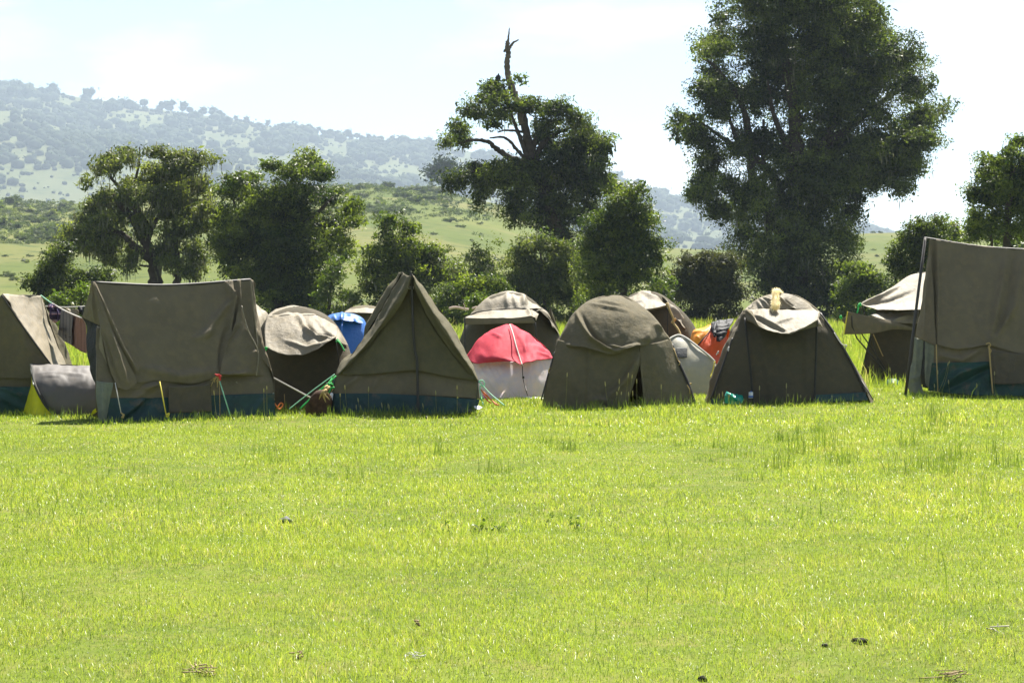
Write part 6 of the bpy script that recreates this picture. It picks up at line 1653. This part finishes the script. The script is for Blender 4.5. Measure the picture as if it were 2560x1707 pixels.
# darker tussocks and lone stems in the meadow
xs_, ys_, parts = [], [], []
tl = [(1415, 1130, 60), (1240, 1180, 25), (1100, 1140, 30), (1960, 1100, 60), (1950, 1165, 55), (2060, 1120, 45), (2110, 1150, 50), (1800, 1120, 40), (1855, 1140, 40), (2280, 1120, 40), (2330, 1090, 40), (2385, 1150, 50), (2330, 1040, 60), (2310, 1170, 40), (2380, 1190, 40), (2440, 1225, 20), (2520, 1170, 35),
      (2030, 1080, 30), (1700, 1110, 30), (1860, 1205, 20), (2000, 1290, 14), (890, 1190, 20), (1620, 1220, 20), (700, 1160, 20), (1690, 1040, 30), (1770, 1150, 30), (1240, 1175, 16), (2350, 1060, 30), (2480, 1130, 30), (1990, 1130, 40), (640, 1130, 20), (1370, 1110, 30), (90, 1290, 14), (330, 1180, 16), (2240, 1180, 30),
      ]
for px_, py_, n_ in tl:
    D = F * CH / (py_ - HY)
    x0 = (px_ - CX) / F * D
    n_ = int(n_ * 1.2)
    xx = x0 + rgg.normal(0, .09, n_)
    yy = D + rgg.normal(0, .12, n_)
    parts.append(blade_mesh(rgg, xx, yy, (.08, .24), .005, .28, (0, .8)))
nst = 900
D = np.sqrt(rgg.uniform(8 ** 2, 32 ** 2, nst))
x = (rgg.uniform(-100, 2660, nst) - CX) / F * D
parts.append(blade_mesh(rgg, x, D, (.08, .26), .0042, .25, (0, .9)))
for x0_, y0_, x1_, y1_, n_ in [(60, 1044, 225, 1046, 90), (225, 1058, 690, 1044, 420), (690, 1030, 810, 1034, 80), (815, 1042, 1200, 1036, 420), (1200, 1010, 1345, 1010, 120), (1345, 1022, 1740, 1016, 460), (1760, 1016, 2175, 1004, 460), (2265, 996, 2640, 992, 420), (2090, 968, 2270, 968, 160), (0, 1036, 60, 1038, 60)]:
    u_ = rgg.random(n_)
    pyy = y0_ + (y1_ - y0_) * u_ + rgg.uniform(-2, 7, n_)
    D = F * CH / (pyy - HY)
    xx = (x0_ + (x1_ - x0_) * u_ - CX) / F * D
    parts.append(blade_mesh(rgg, xx, D, (.05, .17), .0065, .4, (.1, 1)))
o = fast_mesh('grass_tussocks', parts, TUFT)
tag(o, 'darker tussocks and taller stems of grass scattered over the meadow', 'grass', kind='stuff')

# stems with pale seed heads along the feet of the tents
mb = MB()
heads = [(2, 26.0, 875, 1095, 900, 1320), (2, 26.0, 1072, 1110, 1068, 1320), (2, 26.0, 985, 1200, 1012, 1320), (2, 26.0, 835, 1160, 840, 1340), (2, 26, 1183, 1243, 1205, 1330), (2, 26, 1236, 1250, 1245, 1330), (2, 26, 1243, 1262, 1250, 1330), (2, 26, 1525, 1245, 1550, 1330), (2, 26, 1632, 1140, 1640, 1320),
         (2, 26, 1810, 1095, 1812, 1310), (2, 26, 970, 1260, 975, 1330), (2, 26, 1005, 1260, 1015, 1330), (3, 27.8, 1060, 990, 1045, 1280), (3, 27.8, 1378, 1065, 1410, 1280), (3, 27.8, 1495, 1045, 1488, 1280), (3, 27.8, 1570, 995, 1530, 1280), (3, 27.8, 1602, 1005, 1560, 1280), (3, 27.8, 1640, 1045, 1645, 1280),
         (3, 27.8, 1492, 1105, 1430, 1270), (3, 27.8, 1475, 1145, 1477, 1280), (3, 27.8, 1845, 1090, 1850, 1270), (3, 27.8, 1572, 1150, 1575, 1270), (3, 27.8, 1607, 1145, 1606, 1270), (3, 27.8, 1512, 1145, 1500, 1270), (1, 25.2, 2200, 1120, 2205, 1370), (1, 25.2, 2225, 1098, 2228, 1370), (1, 25.0, 1785, 1140, 1815, 1390),
         (5, 31.4, 990, 1290, 985, 1500), (5, 31.4, 1092, 1203, 1020, 1480), (5, 31.4, 1080, 1218, 990, 1480), (5, 31.4, 1485, 1300, 1478, 1500), (5, 31.4, 1330, 1405, 1335, 1510), (5, 31.4, 962, 1408, 970, 1500), (5, 31.4, 1085, 1375, 1100, 1500), (5, 35, 575, 1265, 600, 1400), (4, 29, 725, 1275, 725, 1420), (4, 29, 970, 1255, 968, 1420),
         (4, 29, 985, 1340, 1000, 1420), (4, 29, 388, 1330, 395, 1430), (4, 29, 448, 1350, 450, 1430), (4, 29, 358, 1350, 358, 1430), (4, 29, 1100, 1350, 1105, 1420)]
for fr_, D_, hx, hy, bx_, by_ in heads:
    pts = cr(wpts(fr_, D_, [(bx_, by_), ((hx + bx_) / 2 + (hx - bx_) * .12, (hy + by_) / 2), (hx, hy)]), 10)
    mb.tube(pts, np.linspace(.0030, .0022, 10), 5, .15)
    e = pts[-1] - pts[-3]
    e = e / np.linalg.norm(e)
    L = rgg.uniform(.045, .085)
    mb.tube(np.array([pts[-1] - e * L * .5, pts[-1] - e * L * .3, pts[-1], pts[-1] + e * L * .35, pts[-1] + e * L * .5]), [.003, .0075, .0085, .006, .002], 6, .9)
for k in range(260):
    D_ = rgg.uniform(42, 85)
    x_ = (rgg.uniform(-50, 2600) - CX) / F * D_
    h_ = rgg.uniform(.45, .85)
    lx = rgg.normal(0, .08)
    mb.tube(np.array([[x_, D_, 0], [x_ + lx * .4, D_, h_ * .6], [x_ + lx, D_, h_]]), [.006, .005, .004], 4, .3)
    mb.tube(np.array([[x_ + lx, D_, h_ - .03], [x_ + lx * 1.05, D_, h_ + .05], [x_ + lx * 1.1, D_, h_ + .14]]), [.008, .013, .004], 5, .9)
o = mb.build('seed_stalks', STALK, None, tint=True)
tag(o, 'grass stems with pale seed heads rising at the feet of the tents', 'grass', kind='stuff')


# ================================================================ small things in the grass
def gpt(px_, py_):
    D = F * CH / (py_ - HY)
    x = (px_ - CX) / F * D
    return np.array([x, D, float(gz(np.array(x), np.array(D)))]), D


def clod(name, label, cat, px_, py_, w, hgt, mat, seed, parts=1):
    c, D = gpt(px_, py_)
    rr = np.random.default_rng(seed)
    m = MB()
    for k in range(parts):
        v, t = blob(rr, 3, .24)
        sc = np.array([w, w * .8, hgt]) / F * D * .5 * rr.uniform(.6, 1.0)
        off = np.array([rr.uniform(-.5, .5) * w * (parts > 1), rr.uniform(-.4, .4) * w * (parts > 1), 0]) / F * D
        m.add(v * sc + c + off + np.array([0, 0, hgt / F * D * .22 + .004]), None, t)
    o = m.build(name, mat, None, smooth=True)
    o.data.transform(Matrix.Translation(-Vector(c)))
    o.location = c
    return tag(o, label, cat)


clod('stone', 'flat dark grey stone lying in the grass below the A-frame tent', 'stone', 713, 1300, 40, 22, STONE, 1)
clod('dung', 'black lump of dung in the near grass at the right of the picture', 'dung', 2150, 1603, 26, 17, MUD, 2, 3)
clod('dung', 'small dark crumbs of dung just left of the larger black lump', 'dung', 2060, 1608, 14, 9, MUD, 3, 3)
clod('dung', 'dark clod at the bottom edge of the picture, right of centre', 'dung', 1755, 1692, 24, 16, MUD, 4, 2)
clod('dung', 'tiny dark clod in the grass in front of the large olive dome tent', 'dung', 1475, 1085, 12, 7, MUD, 5)


def twigs(name, label, cat, px_, py_, spread, n, mat, seed, r=.003, lift=.04):
    c, D = gpt(px_, py_)
    rr = np.random.default_rng(seed)
    m = MB()
    for k in range(n):
        a = np.array([rr.normal(0, spread * .4), rr.normal(0, spread * .35), rr.uniform(.01, lift)])
        d = np.array([rr.normal(0, 1), rr.normal(0, .6), rr.normal(0, .18)]) * spread * .35
        m.tube(cr(np.array([c + a - d, c + a + rr.normal(0, .008, 3), c + a + d]), 7), r * rr.uniform(.5, 1.2), 5)
    o = m.build(name, mat, None)
    o.data.transform(Matrix.Translation(-Vector(c)))
    o.location = c
    return tag(o, label, cat)


twigs('dry_litter', 'dry brown stalks at the bottom edge of the picture, left of centre', 'dry stalks', 500, 1695, .08, 16, DRY, 6)
twigs('dry_litter', 'wisp of straw-brown litter in the near grass above the bottom stalks', 'dry stalks', 748, 1648, .03, 8, DRY, 7)
twigs('dry_litter', 'white fluff of dead grass near the bottom centre', 'dry stalks', 1035, 1655, .04, 14, plain('white_dead_grass', (.62, .60, .52), .9), 8, .0022)
twigs('dry_litter', 'dry reed stalks lying at the bottom right of the picture', 'dry stalks', 2385, 1692, .08, 12, DRY, 9)
twigs('dry_litter', 'pale brown litter lying in the near grass at the middle', 'dry stalks', 1050, 1562, .03, 7, DRY, 10)
twigs('twig', 'bent pale twig lying in the near grass at the right', 'twig', 2480, 1590, .09, 5, plain('pale_twig', (.5, .45, .36), .9), 12, .0035)


def weed(label, px_, py_, n, spread, seed, group=None):
    c, D = gpt(px_, py_)
    rr = np.random.default_rng(seed)
    m = MB()
    for k in range(n):
        top = c + np.array([rr.normal(0, spread), rr.normal(0, spread), rr.uniform(.03, .07)])
        bs_ = np.array([top[0] + rr.normal(0, .015), top[1] + rr.normal(0, .015), c[2]])
        m.tube(cr(np.array([bs_, (bs_ + top) / 2 + rr.normal(0, .006, 3), top]), 6), .0022, 5, .4)
        lc = top + rr.normal(0, .025, (7, 3))
        nn = rr.normal(size=(7, 3)) + [0, 0, .6]
        nn /= np.linalg.norm(nn, axis=1, keepdims=True)
        v, q = leaf_quads(rr, lc, nn, .035, .02)
        m.add(v, q, None, rr.uniform(.2, .9))
    o = m.build('weed', TUFT, None, smooth=False, tint=True)
    o.data.transform(Matrix.Translation(-Vector(c)))
    o.location = c
    tag(o, label, 'weed', group)


weed('dark leafy weed standing alone in the grass right of centre', 1442, 1320, 3, .03, 1)
weed('small dark weed between the lone leafy weed and the row of sprigs', 1372, 1310, 1, .02, 2)
for k_, (wx, wy) in enumerate([(1175, 1326), (1210, 1322), (1245, 1328)]):
    weed('low dark sprig of weed in the row at the centre of the grass', wx, wy, 2, .018, 30 + k_, 'row of weed sprigs')
weed('tiny three-leaf weed left of the row of sprigs', 1128, 1325, 1, .03, 4)

# ================================================================ air, light, sky, camera
bm = bmesh.new()
bmesh.ops.create_cube(bm, size=1.0)
me = bpy.data.meshes.new('haze')
bm.to_mesh(me)
bm.free()
me.transform(Matrix.Translation((0, 2970, 370)) @ Matrix.Diagonal((6000, 6060, 780, 1)))
m, nt, out = nmat('pale_haze')
pv = N(nt, 'ShaderNodeVolumePrincipled')
pv.inputs['Color'].default_value = (0.71, 0.85, 1.0, 1)
pv.inputs['Density'].default_value = 0.00012
pv.inputs['Anisotropy'].default_value = 0.0
nt.links.new(pv.outputs[0], out.inputs['Volume'])
hz = link('haze', me, m)
tag(hz, 'pale haze filling the air over the valley', 'haze', kind='stuff')

EL, AZ = math.radians(54), math.radians(20)
sd = Vector((math.sin(AZ) * math.cos(EL), math.cos(AZ) * math.cos(EL), math.sin(EL)))
L = bpy.data.lights.new('sun', 'SUN')
L.energy = 5.0
L.angle = math.radians(0.5)
L.color = (1.0, 0.95, 0.86)
so = bpy.data.objects.new('sun', L)
so.rotation_euler = sd.to_track_quat('Z', 'Y').to_euler()
so.location = (0, 0, 60)
COL.objects.link(so)

wd = bpy.data.worlds.new('World')
SC.world = wd
wd.use_nodes = True
nt = wd.node_tree
nt.nodes.clear()
out = N(nt, 'ShaderNodeOutputWorld')
bg = N(nt, 'ShaderNodeBackground')
bg.inputs['Strength'].default_value = 0.050
sk = N(nt, 'ShaderNodeTexSky', sky_type='NISHITA')
sk.sun_disc = False
sk.sun_elevation = EL
sk.sun_rotation = AZ
sk.altitude = 1800
sk.air_density = 1.0
sk.dust_density = 0.25
sk.ozone_density = 1.0
tc = N(nt, 'ShaderNodeTexCoord')
mp = N(nt, 'ShaderNodeMapping')
mp.inputs['Scale'].default_value = (3.2, 3.2, 11.0)
mp.inputs['Location'].default_value = (2.9, .4, .9)
nt.links.new(tc.outputs['Generated'], mp.inputs['Vector'])
no = N(nt, 'ShaderNodeTexNoise')
S(no, Scale=1.6, Detail=7.0, Roughness=.58)
nt.links.new(mp.outputs[0], no.inputs['Vector'])
rp = N(nt, 'ShaderNodeMapRange')
rp.inputs['From Min'].default_value = .46
rp.inputs['From Max'].default_value = .64
rp.inputs['To Max'].default_value = .62
nt.links.new(no.outputs['Fac'], rp.inputs['Value'])
mx = N(nt, 'ShaderNodeMix', data_type='RGBA')
nt.links.new(rp.outputs[0], mx.inputs[0])
nt.links.new(sk.outputs[0], mx.inputs[6])
mx.inputs[7].default_value = (8.5, 8.7, 8.9, 1)
nt.links.new(mx.outputs[2], bg.inputs['Color'])
nt.links.new(bg.outputs[0], out.inputs['Surface'])

cam = bpy.data.cameras.new('camera')
cam.sensor_width = 36.0
cam.lens = F / 2560 * 36.0
cam.shift_y = -(853.5 - HY) / 2560
cam.clip_end = 15000
cam.clip_start = .1
co = bpy.data.objects.new('camera', cam)
co.location = (0, 0, CH)
co.rotation_euler = (math.pi / 2, 0, 0)
COL.objects.link(co)
SC.camera = co

SC.view_settings.view_transform = 'Standard'
SC.view_settings.look = 'None'
SC.view_settings.exposure = 1.78
SC.view_settings.gamma = 1.0
SC.cycles.use_denoising = True
SC.cycles.max_bounces = 8
SC.cycles.transparent_max_bounces = 8
SC.cycles.volume_bounces = 0
SC.cycles.sample_clamp_indirect = 6.0
